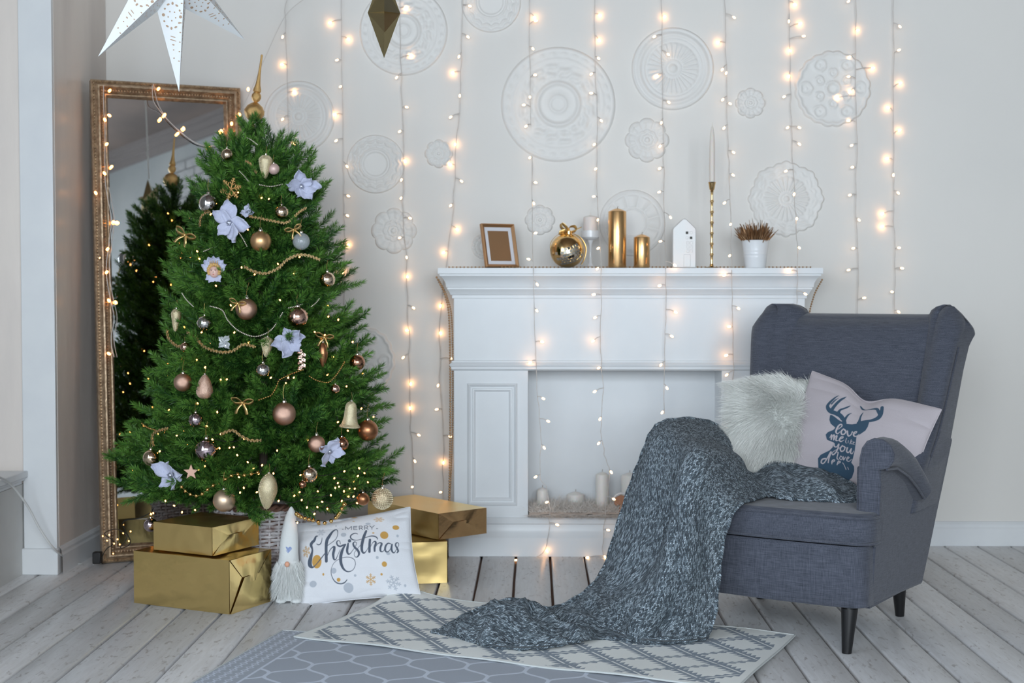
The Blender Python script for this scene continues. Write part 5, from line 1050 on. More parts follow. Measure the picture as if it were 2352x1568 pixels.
# pine cones, drops, bell
def lathe_orn(name, label, cat, px, py, prof, mat_, w_, h_, tilt=0, studs=0, cn=24):
    t, s_ = orn(name, label, cat, px, py, rot=(0, R(tilt), 0)); W_, H_ = w_ / s_ / 2, h_ / s_; n = len(prof)
    pf_ = smoothpath([(r_, z_, 0) for r_, z_ in prof], 6); pf_ = [(max(q_[0], .001) * W_, (q_[1] - .5) * H_) for q_ in pf_]; m = MB()
    m.lathe(pf_, cn)
    if studs:
        sb = MB(); zz = pf_[0][1]
        while zz < pf_[-1][1]:
            r_ = float(np.interp(zz, [q_[1] for q_ in pf_], [q_[0] for q_ in pf_])); k_ = max(3, int(2 * math.pi * r_ / .0034))
            for j_ in range(k_): a_ = 2 * math.pi * (j_ + (int(zz * 1e4) % 2) * .5) / k_; sb.ball((r_ * math.cos(a_), r_ * math.sin(a_), zz), .00155, 5, 3)
            zz += .0031
        sb.build('studs', mat_, t, kind='stuff')
    m.build('body', mat_, t, ang=60)
    MB().lathe([(.004, 0), (.0042, .006), (.001, .008)], 10, (0, 0, H_ / 2 - .002)).build('cap', capm, t); MB().tube([(0, 0, H_ / 2 + .004), (.002, 0, H_ / 2 + .014), (-.002, .005, H_ / 2 + .03)], .0007, 4).build('thread', thr, t); return t
drop = [(.001, 0), (.28, .05), (.7, .25), (.98, .48), (1, .6), (.8, .8), (.42, .94), (.12, 1)]
cone = [(.001, 0), (.25, .04), (.5, .2), (.8, .5), (1, .74), (.92, .86), (.5, .97), (.1, 1)]
for px, py, w_, h_, pf_, mt, lb, st in [(609, 384, 30, 56, cone, 'champglit_s', 'glittery champagne pine cone ornament near the tree top', 1), (404, 735, 22, 52, cone, 'champglit_s', 'thin glittery pine cone ornament at the left edge', 1), (613, 797, 28, 46, cone, 'champglit_s', 'glittery champagne pine cone ornament left of the centre flower', 1),
                                      (470, 888, 36, 56, [(.001, 0), (.6, .06), (.95, .2), (1, .38), (.8, .65), (.45, .88), (.15, 1)], 'roseglit_s', 'sparkling rose drop ornament on the left', 1), (615, 1128, 42, 84, drop, 'champglit_s', 'long beaded champagne drop ornament at the bottom centre', 1),
                                      (742, 815, 22, 58, drop, 'copper', 'slim copper drop ornament on the right', 0), (289, 905, 1, 1, drop, 'copper', '', 0)]:
    if lb: lathe_orn('glitter_ornament', lb, 'ornament', px, py, pf_, OM[mt], w_, h_, rs.uniform(-8, 8), st)
lathe_orn('bell_ornament', 'champagne glitter bell ornament at the right side', 'bell', 805, 951, [(.001, 0), (.98, .0), (1, .05), (.8, .14), (.62, .4), (.55, .75), (.40, .92), (.1, 1)], OM['champglit_s'], 46, 60, 4, 1)
# snowflake
t, s_ = orn('snowflake_ornament', 'gold glitter snowflake ornament on the upper left', 'snowflake', 530, 434, .03, (0, 0, R(-15)))
u_ = 27 / s_
for k in range(6):
    a = k * math.pi / 3 + .2; m = MB(); d_ = np.array([math.cos(a), 0, math.sin(a)]); m.tube([(0, 0, 0), tuple(d_ * u_)], .0028, 6)
    for r_ in (.38, .62, .85):
        for s2 in (-1, 1): b = a + s2 * .95; m.tube([tuple(d_ * u_ * r_), tuple(d_ * u_ * r_ + np.array([math.cos(b), 0, math.sin(b)]) * u_ * .34 * (1.3 - r_))], .0024, 6)
    m.build('snowflake_arm', OM['goldglit'], t)
# silk flowers
pet_m = M('lilac silk', (.50, .53, .70), .7, col2=(.60, .62, .76), cs=20, sheen=.3, bump=.3, bs=60, bd=.003); pis = M('silver pistil', (.45, .47, .55), .3, .8)
def petal_mesh(seed, L_=1.0):
    r2 = np.random.RandomState(seed); nu, nv = 12, 9; G = np.zeros((nu, nv, 3)); p1 = r2.uniform(0, 6)
    for i in range(nu):
        for j in range(nv):
            a = i / (nu - 1); b = j / (nv - 1) * 2 - 1; wd = .36 * math.sin(math.pi * min(1, a * .86 + .10)) ** .75 * (1 + .08 * math.sin(a * 9 + p1)); rim = .10 * math.sin(b * 4 + a * 7 + p1) * a
            G[i, j] = (L_ * a * (1 - .10 * b * b * (a > .8)), wd * b, .28 * a * a + .16 * abs(b) * a - .15 * a + rim)
    o = MB().grid(G).mesh('petal', pet_m, ang=180); return o
PM = [petal_mesh(k) for k in range(5)]
def flower(px, py, rp, n, label, rot, out=.025):
    q = OP(px, py, out); r_ = rp / (FPX / q.y)
    t = thing('silk_flower', label, 'flower', q, rot, 'lilac silk flowers on the tree', local=True, scale=r_)
    for k in range(n):
        a = 2 * math.pi * k / n + rs.uniform(-.28, .28); o = part(PM[rs.randint(5)], 'petal', t, (0, 0, .02 * (k % 2)), (rs.uniform(-.45, .45), rs.uniform(-.5, .1), a), (rs.uniform(.75, 1.15),) * 3); sdm = o.modifiers.new('thick', 'SOLIDIFY'); sdm.thickness = .02
    c_ = MB(); rr2 = np.random.RandomState(n)
    for k in range(26): a = rr2.uniform(0, 6.28); e_ = rr2.uniform(0, .17); c_.ball((e_ * math.cos(a), e_ * math.sin(a), .10 + .1 * rr2.rand() - e_ * .3), .035, 5, 4)
    c_.ball((0, 0, .05), .15, 12, 8); c_.build('pistil', pis, t, kind='stuff')
FR = R(90)
flower(692, 428, 42, 6, 'lilac silk flower at the upper right of the tree', (FR + .1, .2, .35)); flower(528, 512, 48, 5, 'lilac silk flower at the upper left, under the snowflake', (FR - .1, -.1, -.2)); flower(668, 782, 45, 6, 'wide open lilac silk flower in the middle right', (FR - .05, 0, .1))
flower(393, 1090, 46, 5, 'lilac silk flower at the lower left edge', (FR + .3, 0, -.5)); flower(757, 1036, 38, 5, 'lilac silk flower at the lower right, partly hidden', (FR + .4, 0, .5)); flower(566, 487, 20, 4, 'small lilac silk flower just above the large upper left one', (FR, 0, .3))
t, s_ = orn('glass_flower_ornament', 'clear and silver flower ornament on the left middle', 'ornament', 515, 784, .025)
cg = M('frosted acrylic', (.72, .76, .78), .12, trans=.5, coat=1)
for k, (a, r_) in enumerate([(2.2, .9), (.9, 1), (3.8, .8), (-.9, .9), (1.5, .5)]): o = part(PM[k], 'petal', t, (0, 0, 0), (FR + .2, a, 0), (.030 * r_,) * 3); o.data = PM[k].copy(); o.data.materials[0] = cg
t, s_ = orn('star_ornament', 'small pale pink felt star at the lower left, beside the flower', 'star ornament', 439, 1084, .03)
MB().prism([((.026 if k % 2 == 0 else .011) * math.sin(k * math.pi / 5), (.026 if k % 2 == 0 else .011) * math.cos(k * math.pi / 5)) for k in range(10)], -.003, .003, lambda a, b, h: (a, h, b)).build('star_body', M('peach felt', (.78, .48, .36), .8), t, bevel=.001, fix=True)
t, s_ = orn('copper_leaf_ornament', 'small copper leafy ornament right of the centre', 'ornament', 694, 825, .025)
for k in range(7): part(PM[k % 5], 'leaf', t, (0, 0, .03 - .009 * k), (FR, (.7 if k % 2 else 2.4) + .2, 0), (.018,) * 3).data = (lambda d_: (d_.materials.__setitem__(0, OM['rose']), d_)[1])(PM[k % 5].copy())
# bows
def bow(px, py, sz, label, rot=0, out=.02):
    t, s_ = orn('ribbon_bow', label, 'bow', px, py, out, (0, R(rot), 0)); u_ = sz / s_
    for sx in (-1, 1):
        ribbon('bow_loop', [(0, 0, 0), (sx * .5 * u_, -.2 * u_, .35 * u_), (sx * u_, -.1 * u_, .25 * u_), (sx * .6 * u_, -.25 * u_, -.05 * u_), (0, -.05 * u_, 0)], (0, -.8, .6), .38 * u_, t)
        ribbon('bow_tail', [(0, 0, 0), (sx * .35 * u_, -.15 * u_, -.5 * u_), (sx * .5 * u_, -.1 * u_, -1.0 * u_)], (1, -.3, .2), .26 * u_, t)
    MB().ball((0, -.08 * u_, 0), .14 * u_, 10, 8).build('knot', rib_m, t)
bow(546, 697, 20, 'gold ribbon bow tied on the frosted rose gold bauble', 15, .05); bow(675, 528, 20, 'gold ribbon bow beside the clear glass bauble', -20); bow(425, 540, 26, 'brown gold ribbon bow at the upper left edge', 30); bow(557, 925, 26, 'pale gold folded ribbon bow in the lower middle', 5); bow(745, 775, 22, 'rose gold ribbon hanging on the right, above the copper drop', 10)
# cherub mask with crown of petals
t, s_ = orn('jester_doll_ornament', 'doll head ornament with lilac jester hat and golden crown on the left', 'doll', 492, 624, .03); u_ = 1 / s_
skin = M('doll porcelain', (.78, .50, .42), .35, sss=.1); blond = M('doll hair', (.62, .38, .14), .6); dkp = M('doll paint', (.12, .06, .05), .5)
MB().ball((0, 0, 0), 1, 24, 16, (.0165, .015, .020)).build('head', skin, t); MB().ball((0, -.0155, -.001), .0028, 8, 6, (.9, 1, 1.2)).build('nose', skin, t)
for sx in (-1, 1): MB().ball((sx * .0062, -.0137, .004), .0019, 8, 6, (1.2, .5, .8)).build('eye', dkp, t); MB().tube([(sx * .003, -.0148, .0075), (sx * .0065, -.0148, .0085), (sx * .010, -.013, .0072)], .0005, 5).build('eyebrow', dkp, t)
MB().ball((0, -.0140, -.0085), .003, 8, 6, (1.1, .5, .5)).build('mouth', M('doll lips', (.6, .12, .10), .4), t)
for k in range(11): a = -.5 + k / 10 * (math.pi + 1.0); MB().ball((.019 * math.cos(a), -.003, .004 + .020 * math.sin(a)), .0062, 10, 8).build('curl', blond, t)
for k in range(7):
    a = .35 + k / 6 * 2.45; o = part(PM[k % 5], 'hat_petal', t, (0, .004, .008), (FR, -a, 0), (.046, .046, .046)); sdm = o.modifiers.new('thick', 'SOLIDIFY'); sdm.thickness = .02
for a in (-2.5, -2.1, -.9): part(PM[2], 'collar_petal', t, (0, .003, -.006), (FR, -a, 0), (.036, .036, .036))
for k in range(5): MB().lathe([(.0030, 0), (.002, .010), (.0003, .022)], 8, (-.012 + .006 * k, -.006, .018)).build('crown_point', OM['goldglit'], t)
for nm in ('champagne glitter bauble hanging at the lowest right tip',):
    for o in list(COL.objects):
        if o.get('label') == nm:
            sb = MB()
            for i in range(17):
                el = -1.45 + i * .18; k_ = max(1, int(2 * math.pi * math.cos(el) / .18))
                for j_ in range(k_): a_ = 2 * math.pi * j_ / k_ + i; sb.ball((math.cos(el) * math.cos(a_), math.cos(el) * math.sin(a_), math.sin(el)), .075, 5, 3)
            q = sb.build('studs', OM['champglit_s'], None, kind='stuff'); q.parent = o
# ---------------------------------------------------------------- garlands
def garland(pts, r_, label, mat_, kind='bead', out=.018, beads=False, step=2.1, group='bead garlands on the tree'):
    W_ = [np.array(tuple(OP(x, y, out))) for x, y in pts]; pp = np.array(smoothpath(W_, 8)); seg = np.concatenate([[0], np.cumsum(np.linalg.norm(np.diff(pp, axis=0), axis=1))]); n = max(3, int(seg[-1] / (r_ * step)))
    s_ = np.linspace(0, seg[-1], n); q = np.stack([np.interp(s_, seg, pp[:, k]) for k in range(3)], -1); t = thing('bead_garland', label, 'garland', q[n // 2], group=group)
    MB().tube(pp, .0006, 4).build('string', thr, t); m = MB(); r2 = np.random.RandomState(n)
    if beads:
        bm2 = MB().ball((0, 0, 0), r_, 14, 10).mesh('bead', mat_)
        for p_ in q: o = bpy.data.objects.new('bead', bm2); COL.objects.link(o); attach(o, t); o.location = p_
        return t
    for i, p_ in enumerate(q):
        if kind == 'twist':
            for k in range(3): a = i * .9 + k * 2.1; m.ball(p_ + r_ * 1.1 * np.array([math.cos(a), math.cos(a) * .6, math.sin(a)]), r_ * .8, 5, 4, (1, 1, 1.6))
        else: m.ball(p_, r_, 8, 6)
    m.build('bead_row', mat_, t, kind='stuff'); return t
pearl = M('pearl', (.80, .74, .64), .18, .3); gtw = M('gold twisted beads', (.74, .56, .30), .25, .9); gbd = M('gold beads', (.80, .50, .18), .16, 1)
garland([(556, 493), (575, 497), (600, 502), (640, 510), (655, 512), (672, 503), (686, 488), (702, 478)], .0026, 'twisted gold garland swag in the upper middle', gtw, 'twist')
garland([(563, 613), (580, 622), (610, 628), (640, 615), (655, 600), (672, 590), (690, 585), (712, 588), (733, 596)], .0029, 'twisted gold garland swag under the satin gold bauble', gtw, 'twist')
garland([(431, 763), (451, 778), (469, 796), (495, 806), (518, 809), (538, 804), (559, 791), (584, 796)], .0029, 'twisted gold garland swag on the middle left', gtw, 'twist')
garland([(509, 996), (534, 988), (552, 1000), (575, 1011), (598, 1011)], .0028, 'short twisted gold garland in the lower middle', gtw, 'twist')
garland([(352, 1022), (350, 1000), (362, 990), (384, 983)], .0028, 'short twisted gold garland at the lower left edge', gtw, 'twist'); garland([(384, 760), (388, 778), (408, 795), (420, 792)], .0028, 'twisted gold garland piece at the left edge, mid height', gtw, 'twist')
garland([(459, 518), (461, 500), (470, 490), (482, 487)], .0024, 'twisted gold garland piece beside the silvery bauble', gtw, 'twist')
garland([(483, 703), (510, 712), (523, 735), (546, 758), (579, 772), (605, 768), (627, 753), (649, 718)], .0024, 'white pearl garland looping across the middle of the tree', pearl, step=2.4)
for i, pt_ in enumerate([[(418, 673), (428, 688), (444, 704)], [(560, 314), (575, 320), (591, 332)], [(596, 424), (622, 428), (649, 423)], [(550, 393), (560, 403), (572, 418)], [(663, 707), (680, 703), (694, 698)], [(548, 533), (558, 548), (567, 565)], [(468, 577), (480, 572), (492, 567)], [(715, 704), (726, 695), (733, 686)]]):
    garland(pt_, .0021, ['short pearl strand at the left edge, mid height', 'short pearl strand at the very top', 'short pearl strand left of the upper right flower', 'short pearl strand right of the snowflake', 'short pearl strand above the shiny rose gold bauble', 'short pearl strand right of the upper left flower', 'short pearl strand above the doll ornament', 'short pearl strand at the right edge, mid height'][i], pearl, step=2.4)
garland([(565, 370), (576, 377), (588, 396)], .0024, 'short gold garland above the snowflake', gtw, 'twist')
garland([(595, 918), (612, 912), (623, 907), (634, 890), (641, 873), (655, 865), (669, 858), (696, 849)], .0030, 'gold bead garland rising to the right in the middle', gbd, step=2.5)
garland([(711, 864), (724, 872), (736, 876), (754, 878), (768, 866), (779, 852), (791, 831)], .0030, 'gold bead garland swag on the right, mid height', gbd, step=2.5)
garland([(326, 972), (340, 982), (356, 987)], .0030, 'short gold bead garland at the left edge', gbd, step=2.5)
garland([(417, 1118), (428, 1129), (443, 1137), (459, 1137), (474, 1126), (489, 1115), (506, 1108), (521, 1098), (540, 1089), (561, 1091), (592, 1085)], .0056, 'large gold bead garland low on the left', gbd, beads=True, step=3.4)
garland([(681, 1180), (691, 1187), (708, 1192), (725, 1196), (740, 1201), (757, 1198), (771, 1189), (782, 1175), (791, 1158)], .0068, 'large gold bead garland hanging over the printed cushion', gbd, beads=True, out=.03, step=3.3)
# ---------------------------------------------------------------- lights on the tree
wire_dk = M('dark green wire', (.012, .014, .012), .6); WARM = (1.0, .52, .20)
led = M('warm bulb', (1, .8, .5), .4, emit=(1.0, .38, .09), es=11)
LBM = MB().ball((0, 0, 0), .0026, 8, 6, (1, 1, 1.5)).mesh('bulb', led)
tl = thing('tree_light_string', 'dark string of warm fairy lights wound around the tree', 'string lights', (TX, TY, .3))
pts = [(229, 592), (569, 527), (555, 614), (585, 630), (688, 590), (675, 629), (438, 590), (453, 577), (496, 656), (498, 490), (484, 492), (643, 689), (753, 702), (754, 727), (777, 734), (688, 747), (463, 763), (483, 787), (428, 800), (417, 824), (452, 826), (471, 843), (810, 785), (738, 794), (723, 762), (746, 769), (833, 858), (752, 860), (807, 830), (662, 867), (675, 867), (521, 871), (471, 844), (507, 872), (454, 926), (499, 946), (475, 978), (423, 990), (406, 1000), (507, 997), (504, 1029), (488, 1009), (527, 1028), (537, 1027), (545, 1045), (561, 1008), (796, 887), (830, 938), (858, 957), (799, 989), (569, 1061), (582, 1075), (602, 1068), (594, 1088), (628, 1087), (456, 1078), (730, 1128), (688, 1130), (676, 1138), (693, 1148), (791, 1082), (830, 1058), (837, 1086), (822, 1093), (812, 1105), (815, 1122), (800, 1140), (785, 1150), (722, 1180), (729, 1164), (418, 1176), (448, 1171), (347, 1180), (352, 1178), (683, 1200), (825, 1075), (803, 1122), (770, 1120), (760, 1137), (768, 1098), (812, 1140), (820, 1155), (790, 1128), (776, 1109), (845, 1107), (640, 1150), (705, 1165), (740, 1152), (752, 1168), (380, 1150), (400, 1161), (560, 1120), (590, 1130)]
for i in range(26):
    y_ = rs.uniform(420, 1160) if i < 40 else rs.uniform(1040, 1175); z_ = CAMZ - (y_ - 669) / 644; x_ = 606 + 644 * float(RZ(z_)) * rs.uniform(-.85, .85); pts.append((x_, y_))
bp_ = []
for x, y in pts: q = OP(x, y, -.004 - .03 * rs.rand()); bp_.append(q)
for i in range(90):                                       # the side of the tree that the mirror shows
    z_ = rs.uniform(.33, .75) if i < 60 else rs.uniform(.75, 1.5); a = rs.uniform(R(70), R(175)); r_ = float(RZ(z_)) * rs.uniform(.85, 1.0); bp_.append(Vector((TX + r_ * math.cos(a), TY + r_ * math.sin(a), z_)))
for q in bp_:
    o = bpy.data.objects.new('bulb', LBM); COL.objects.link(o); attach(o, tl); o.location = q; o.rotation_euler = (rs.uniform(-1, 1), rs.uniform(-1, 1), 0)
m = MB(); order = sorted(bp_, key=lambda q_: -q_.z)
for q in bp_:
    m.tube([tuple(q), tuple(q + Vector((rs.uniform(-.012, .012), .018, rs.uniform(-.01, .02))))], .0016, 5)
for a, b in zip(order[:-1], order[1:]):
    if (a - b).length > .16: continue
    a1, b1 = a + Vector((0, .02, 0)), b + Vector((0, .02, 0)); m.tube(smoothpath([a1, (a1 + b1) / 2 + Vector((0, .008, -.012)), b1], 3), .0012, 4)
m.build('wire', wire_dk, tl, kind='stuff')
# dark wire and bulbs pooling at the mirror foot
ml = thing('floor_light_string', 'dark string of warm lights lying at the foot of the mirror', 'string lights', PZ(270, 1280))
path = [(232, 1285, 615), (243, 1262, 622), (262, 1245, 628), (240, 1225, 632), (268, 1215, 636), (292, 1232, 638), (276, 1258, 636), (300, 1245, 640), (282, 1200, 642), (318, 1190, 645), (345, 1178, 650)]
pw = [W3(q_) for q_ in path]; MB().tube(smoothpath(pw, 5), .0018, 5).build('wire', wire_dk, ml)
MB().tube(smoothpath([W3(q_) for q_ in [(225, 1282, 612), (240, 1297, 603), (270, 1303, 607), (305, 1298, 606)]], 5), .0022, 5).build('wire', wire_dk, ml)
MB().bb(*[v for c_, w2 in zip(W3((224, 1280, 612)), (.016, .016, .022)) for v in (c_ - w2, c_ + w2)]).build('plug', M('black plug', (.01, .01, .01), .5), ml, bevel=.004)
for x, y in [(236, 1231), (251, 1228), (246, 1241), (262, 1248), (283, 1224), (300, 1220), (275, 1250), (260, 1271), (283, 1205), (346, 1181), (296, 1242), (270, 1238)]:
    o = bpy.data.objects.new('bulb', LBM); COL.objects.link(o); attach(o, ml); o.location = W3((x, y, 634)); o.rotation_euler = (1, .5, 0)
# ================================================================== curtain of fairy lights
clearw = M('clear twisted wire', (.62, .58, .54), .35, spec=.5)
ledA = M('curtain bulb', (1, .85, .6), .4, emit=(1.0, .57, .26), es=8); ledB = M('curtain bulb near wall', (1, .85, .6), .4, emit=(1.0, .48, .17), es=27)
CB = [MB().ball((0, 0, 0), .0039, 10, 8, (1, 1, 1.8)).mesh('bulb', m_) for m_ in (ledA, ledB)]
def hangY(py, mant, off):
    if not mant: return YW - off
    return float(curve1(py, [(0, YW - off), (430, YW - off), (560, YF - .03), (606, YF - .072), (684, YF - .072), (700, YF - .030), (825, YF - .030), (870, YF - .022), (1190, YF - .02), (1205, YF - .034), (1290, YF - .036)]))
def strand(wire, bulbs, label, mant=False, off=.022, group='curtain of warm fairy lights on the back wall'):
    t = None; wp = []; wire = [(wire[0][0], -900), (wire[0][0], -450)] + list(wire)
    for x, y in wire: wp.append(P(x, y, FPX / hangY(y, mant, off)))
    t = thing('fairy_light_strand', label, 'string lights', wp[len(wp) // 2], group=group); sp = np.array(smoothpath(wp, 10))
    wob = np.stack([vnoise(np.stack([np.arange(len(sp)) * .45, np.full(len(sp), len(bulbs) * 1.3), np.zeros(len(sp))], -1)) * .0035, np.zeros(len(sp)), np.zeros(len(sp))], -1); sp = sp + wob
    m = MB().tube(sp, .0011, 5); m.tube(sp + np.array([.0012, -.0008, .0]) * np.cos(np.arange(len(sp)) * 1.6)[:, None], .0009, 4)
    sps = proj(sp)
    for b in bulbs:
        x, y = b[:2]; g = len(b) > 2; o_ = .013 if g else (.034 + .02 * ((x * 7 + y * 3) % 5) / 5); Y = hangY(y, mant, o_) - (0 if not mant or y < 430 else (0.0 if g else .012)); q = P(x, y, FPX / Y)
        i = int(np.argmin(np.abs(sps[:, 1] - (y - 4)))); a = Vector(sp[i]); d = q - a
        m.tube([tuple(a), tuple(a + d * .5 + Vector((0, -.002, .004))), tuple(q)], .0016, 5); o = bpy.data.objects.new('bulb', CB[1 if g else 0]); COL.objects.link(o); attach(o, t)
        o.location = q; o.rotation_euler = Vector((d.x + .0001, d.y * .3, d.z - .004)).to_track_quat('Z', 'Y').to_euler()
    m.build('wire', clearw, t); return t
strand([(662, -60), (655, 35), (660, 180), (662, 340), (655, 420)], [(649, 85), (648, 148, 1), (676, 211, 1), (649, 274), (675, 330, 1)], 'leftmost full strand of the light curtain, partly behind the tree')
strand([(784, -60), (785, 100), (787, 300), (789, 460), (792, 560), (790, 740)], [(758, 52, 1), (800, 90, 1), (774, 138), (782, 199), (769, 263, 1), (772, 323), (797, 382), (800, 450), (798, 495), (800, 562, 1), (787, 625, 1)], 'light curtain strand just right of the tree top, left of the gold star')
strand([(918, -60), (921, 150), (925, 300), (928, 400), (924, 480), (933, 590), (936, 700), (940, 800), (942, 930), (947, 1050), (950, 1150)], [(932, 18, 1), (944, 128, 1), (911, 178), (934, 246), (918, 302), (930, 370, 1), (922, 413), (921, 455), (942, 501), (918, 546), (934, 591), (935, 635, 1), (950, 707), (935, 758, 1), (926, 821), (943, 881, 1), (942, 937, 1), (962, 999), (953, 1059), (947, 1118)], 'light curtain strand passing behind the gold star down to the gift boxes')
strand([(1064, -60), (1060, 120), (1055, 250), (1048, 340), (1040, 480), (1026, 600), (1012, 720), (1010, 850), (1018, 1000), (1016, 1150)], [(1079, 14), (1075, 85), (1054, 130), (1040, 167, 1), (1056, 220), (1035, 269), (1046, 331, 1), (1034, 378, 1), (1060, 416), (1035, 472), (1050, 527, 1), (1019, 580, 1), (1012, 702, 1), (1012, 765, 1), (1036, 823), (1006, 885), (1003, 940), (1034, 1002), (1018, 1062, 1), (1012, 1130)], 'light curtain strand running down beside the left edge of the mantel')
strand([(1216, -60), (1219, 200), (1222, 400), (1225, 600), (1230, 800), (1235, 900), (1243, 1000), (1240, 1090), (1256, 1125), (1262, 1200), (1250, 1262), (1220, 1284), (1185, 1288)], [(1228, 40, 1), (1231, 48), (1224, 112), (1229, 172), (1217, 223), (1203, 241), (1208, 290), (1217, 362), (1230, 419), (1226, 467), (1230, 535), (1214, 595), (1234, 653), (1233, 713), (1245, 785, 1), (1218, 832, 1), (1248, 915), (1259, 967), (1250, 1028), (1230, 1095), (1256, 1153), (1280, 1205), (1256, 1265, 1), (1185, 1286)], 'light curtain strand crossing the left half of the mantel to the floor', True)
strand([(1366, -60), (1368, 130), (1372, 300), (1372, 440), (1378, 560), (1382, 650), (1380, 800), (1385, 900), (1380, 990), (1390, 1050), (1398, 1085), (1390, 1180), (1384, 1260), (1392, 1282)], [(1378, 35, 1), (1376, 92, 1), (1375, 134), (1358, 170), (1358, 214), (1381, 277), (1365, 332), (1368, 388), (1364, 451), (1373, 505), (1374, 570), (1372, 617), (1364, 676, 1), (1367, 729), (1362, 783, 1), (1375, 845), (1366, 899), (1378, 962), (1375, 1018), (1404, 1084), (1410, 1146), (1397, 1217), (1349, 1280), (1390, 1279)], 'light curtain strand in front of the tall gold candle and the hearth', True)
strand([(1519, -60), (1521, 150), (1523, 300), (1525, 440), (1528, 600), (1530, 700), (1527, 800), (1525, 950)], [(1526, 38, 1), (1503, 84), (1535, 125), (1508, 175, 1), (1536, 235), (1519, 282), (1516, 336), (1515, 387), (1514, 441), (1540, 499), (1517, 554), (1550, 609, 1), (1515, 656, 1), (1552, 717, 1), (1543, 772), (1518, 838), (1532, 891), (1521, 947)], 'light curtain strand passing just left of the ceramic house', True)
strand([(1664, -60), (1668, 130), (1671, 300), (1675, 400), (1678, 500), (1681, 640), (1683, 740), (1685, 850)], [(1686, 40), (1649, 97, 1), (1659, 160), (1668, 168), (1660, 229), (1677, 238), (1663, 294), (1685, 350), (1684, 402), (1664, 466), (1678, 515), (1676, 587), (1664, 632, 1), (1696, 708), (1675, 750, 1), (1668, 816, 1), (1669, 861), (1668, 985)], 'light curtain strand between the tall candlestick and the golden grass', True)
strand([(1812, -60), (1815, 200), (1819, 290), (1822, 400), (1828, 500), (1832, 600), (1830, 700)], [(1826, 10, 1), (1812, 49), (1838, 54, 1), (1846, 83), (1815, 116, 1), (1812, 175, 1), (1801, 222), (1809, 293), (1836, 293), (1836, 331), (1805, 393), (1824, 446), (1830, 502), (1836, 569), (1813, 622, 1), (1850, 675)], 'light curtain strand over the right end of the mantel', True)
strand([(1966, -60), (1965, 140), (1968, 330), (1966, 460), (1970, 600), (1968, 760)], [(1949, 3), (1970, 69, 1), (1951, 131, 1), (2005, 156, 1), (1949, 176), (1952, 211, 1), (1923, 224, 1), (1949, 277, 1), (1956, 334), (1958, 384), (1952, 448), (1973, 505), (1960, 570), (1949, 620), (1985, 684)], 'second strand of the light curtain from the right')
strand([(2053, -60), (2052, 100), (2053, 350), (2052, 470), (2055, 600), (2054, 770)], [(2067, 61), (2065, 115), (2068, 191, 1), (2040, 247, 1), (2066, 299, 1), (2038, 364, 1), (2052, 402), (2063, 443), (2027, 491, 1), (2027, 520, 1), (2065, 569), (2072, 616), (2049, 670), (2064, 716)], 'rightmost strand of the light curtain')
# strands hung over the mirror
ms = thing('mirror_light_string', 'clear string of warm lights draped over the mirror frame', 'string lights', mTL)
def mp2(px, py, h=.055):
    d = ray(px, py); o = Vector((0, 0, CAMZ)); t_ = (mpt(0, 0, .016) - o).dot(mN) / d.dot(mN); q_ = o + d * t_
    if .07 < (q_ - mO).dot(mU) < MWd - .07 and (q_ - mO).dot(mV) < MHt - .07: return q_
    t_ = (mpt(0, 0, h) - o).dot(mN) / d.dot(mN); return o + d * t_
w1 = [(352, 192), (362, 235), (380, 268), (400, 290), (425, 312), (455, 330), (482, 336), (515, 326)]; w2_ = [(350, 196), (352, 230), (368, 255), (392, 282), (418, 305), (448, 328), (482, 337)]; w3 = [(238, 196), (238, 240), (241, 300), (241, 380), (243, 430), (255, 500), (250, 560), (244, 620), (252, 680), (262, 730), (255, 780), (262, 820)]
m = MB()
for w_ in (w1, w2_, w3): m.tube(smoothpath([mp2(*q_) for q_ in w_], 6), .0016, 5)
m.tube(smoothpath([mp2(x + 7, y, .06) for x, y in w3[4:]], 6), .0014, 5); m.tube(smoothpath([tuple(P(702, -5, 566)), tuple(P(655, 37, 566)), tuple(P(610, 130, 566)), tuple(P(575, 210, 566)), tuple(P(548, 262, 570)), tuple(mp2(540, 262))], 6), .0013, 5)
m.build('wire', clearw, ms)
MBL = MB().ball((0, 0, 0), .0055, 10, 8, (1, 1, 1.5)).mesh('bulb', led)
for x, y in [(252, 208), (364, 204), (251, 265), (241, 275), (245, 331), (256, 383), (240, 398), (220, 443), (262, 510), (270, 511), (247, 572), (245, 625), (250, 690), (266, 694), (250, 812), (378, 264), (368, 274), (422, 295), (408, 307), (480, 338), (550, 263), (509, 301), (532, 284)]:
    o = bpy.data.objects.new('bulb', MBL); COL.objects.link(o); attach(o, ms); o.location = mp2(x, y, .060); o.rotation_euler = (.4, rs.uniform(-1, 1), 0)
o = bpy.data.objects.new('bulb', MBL); COL.objects.link(o); attach(o, ms); o.location = P(570, 205, 566)
# ---------------------------------------------------------------- bead garlands on the mantel
def beadrow(pts, r_, label, mat_, step=2.3):
    pp = np.array(smoothpath(pts, 8)); seg = np.concatenate([[0], np.cumsum(np.linalg.norm(np.diff(pp, axis=0), axis=1))]); n = int(seg[-1] / (r_ * step)); s_ = np.linspace(0, seg[-1], n); q = np.stack([np.interp(s_, seg, pp[:, k]) for k in range(3)], -1)
    t = thing('bead_chain', label, 'garland', q[n // 2]); m = MB()
    for p_ in q: m.ball(p_, r_, 7, 5)
    m.build('bead_row', mat_, t, kind='stuff'); MB().tube(pp, .0008, 4).build('string', thr, t)
brb = M('bronze beads', (.55, .33, .17), .3, .8)
beadrow([(fx0 - .02, YF + .04, ZM + .0035), (0, YF + .05, ZM + .0035), (.5, YF + .035, ZM + .0035), (fx1 + .03, YF + .05, ZM + .0035)], .0035, 'thin bead chain lying along the mantel top', brb, 4.2)
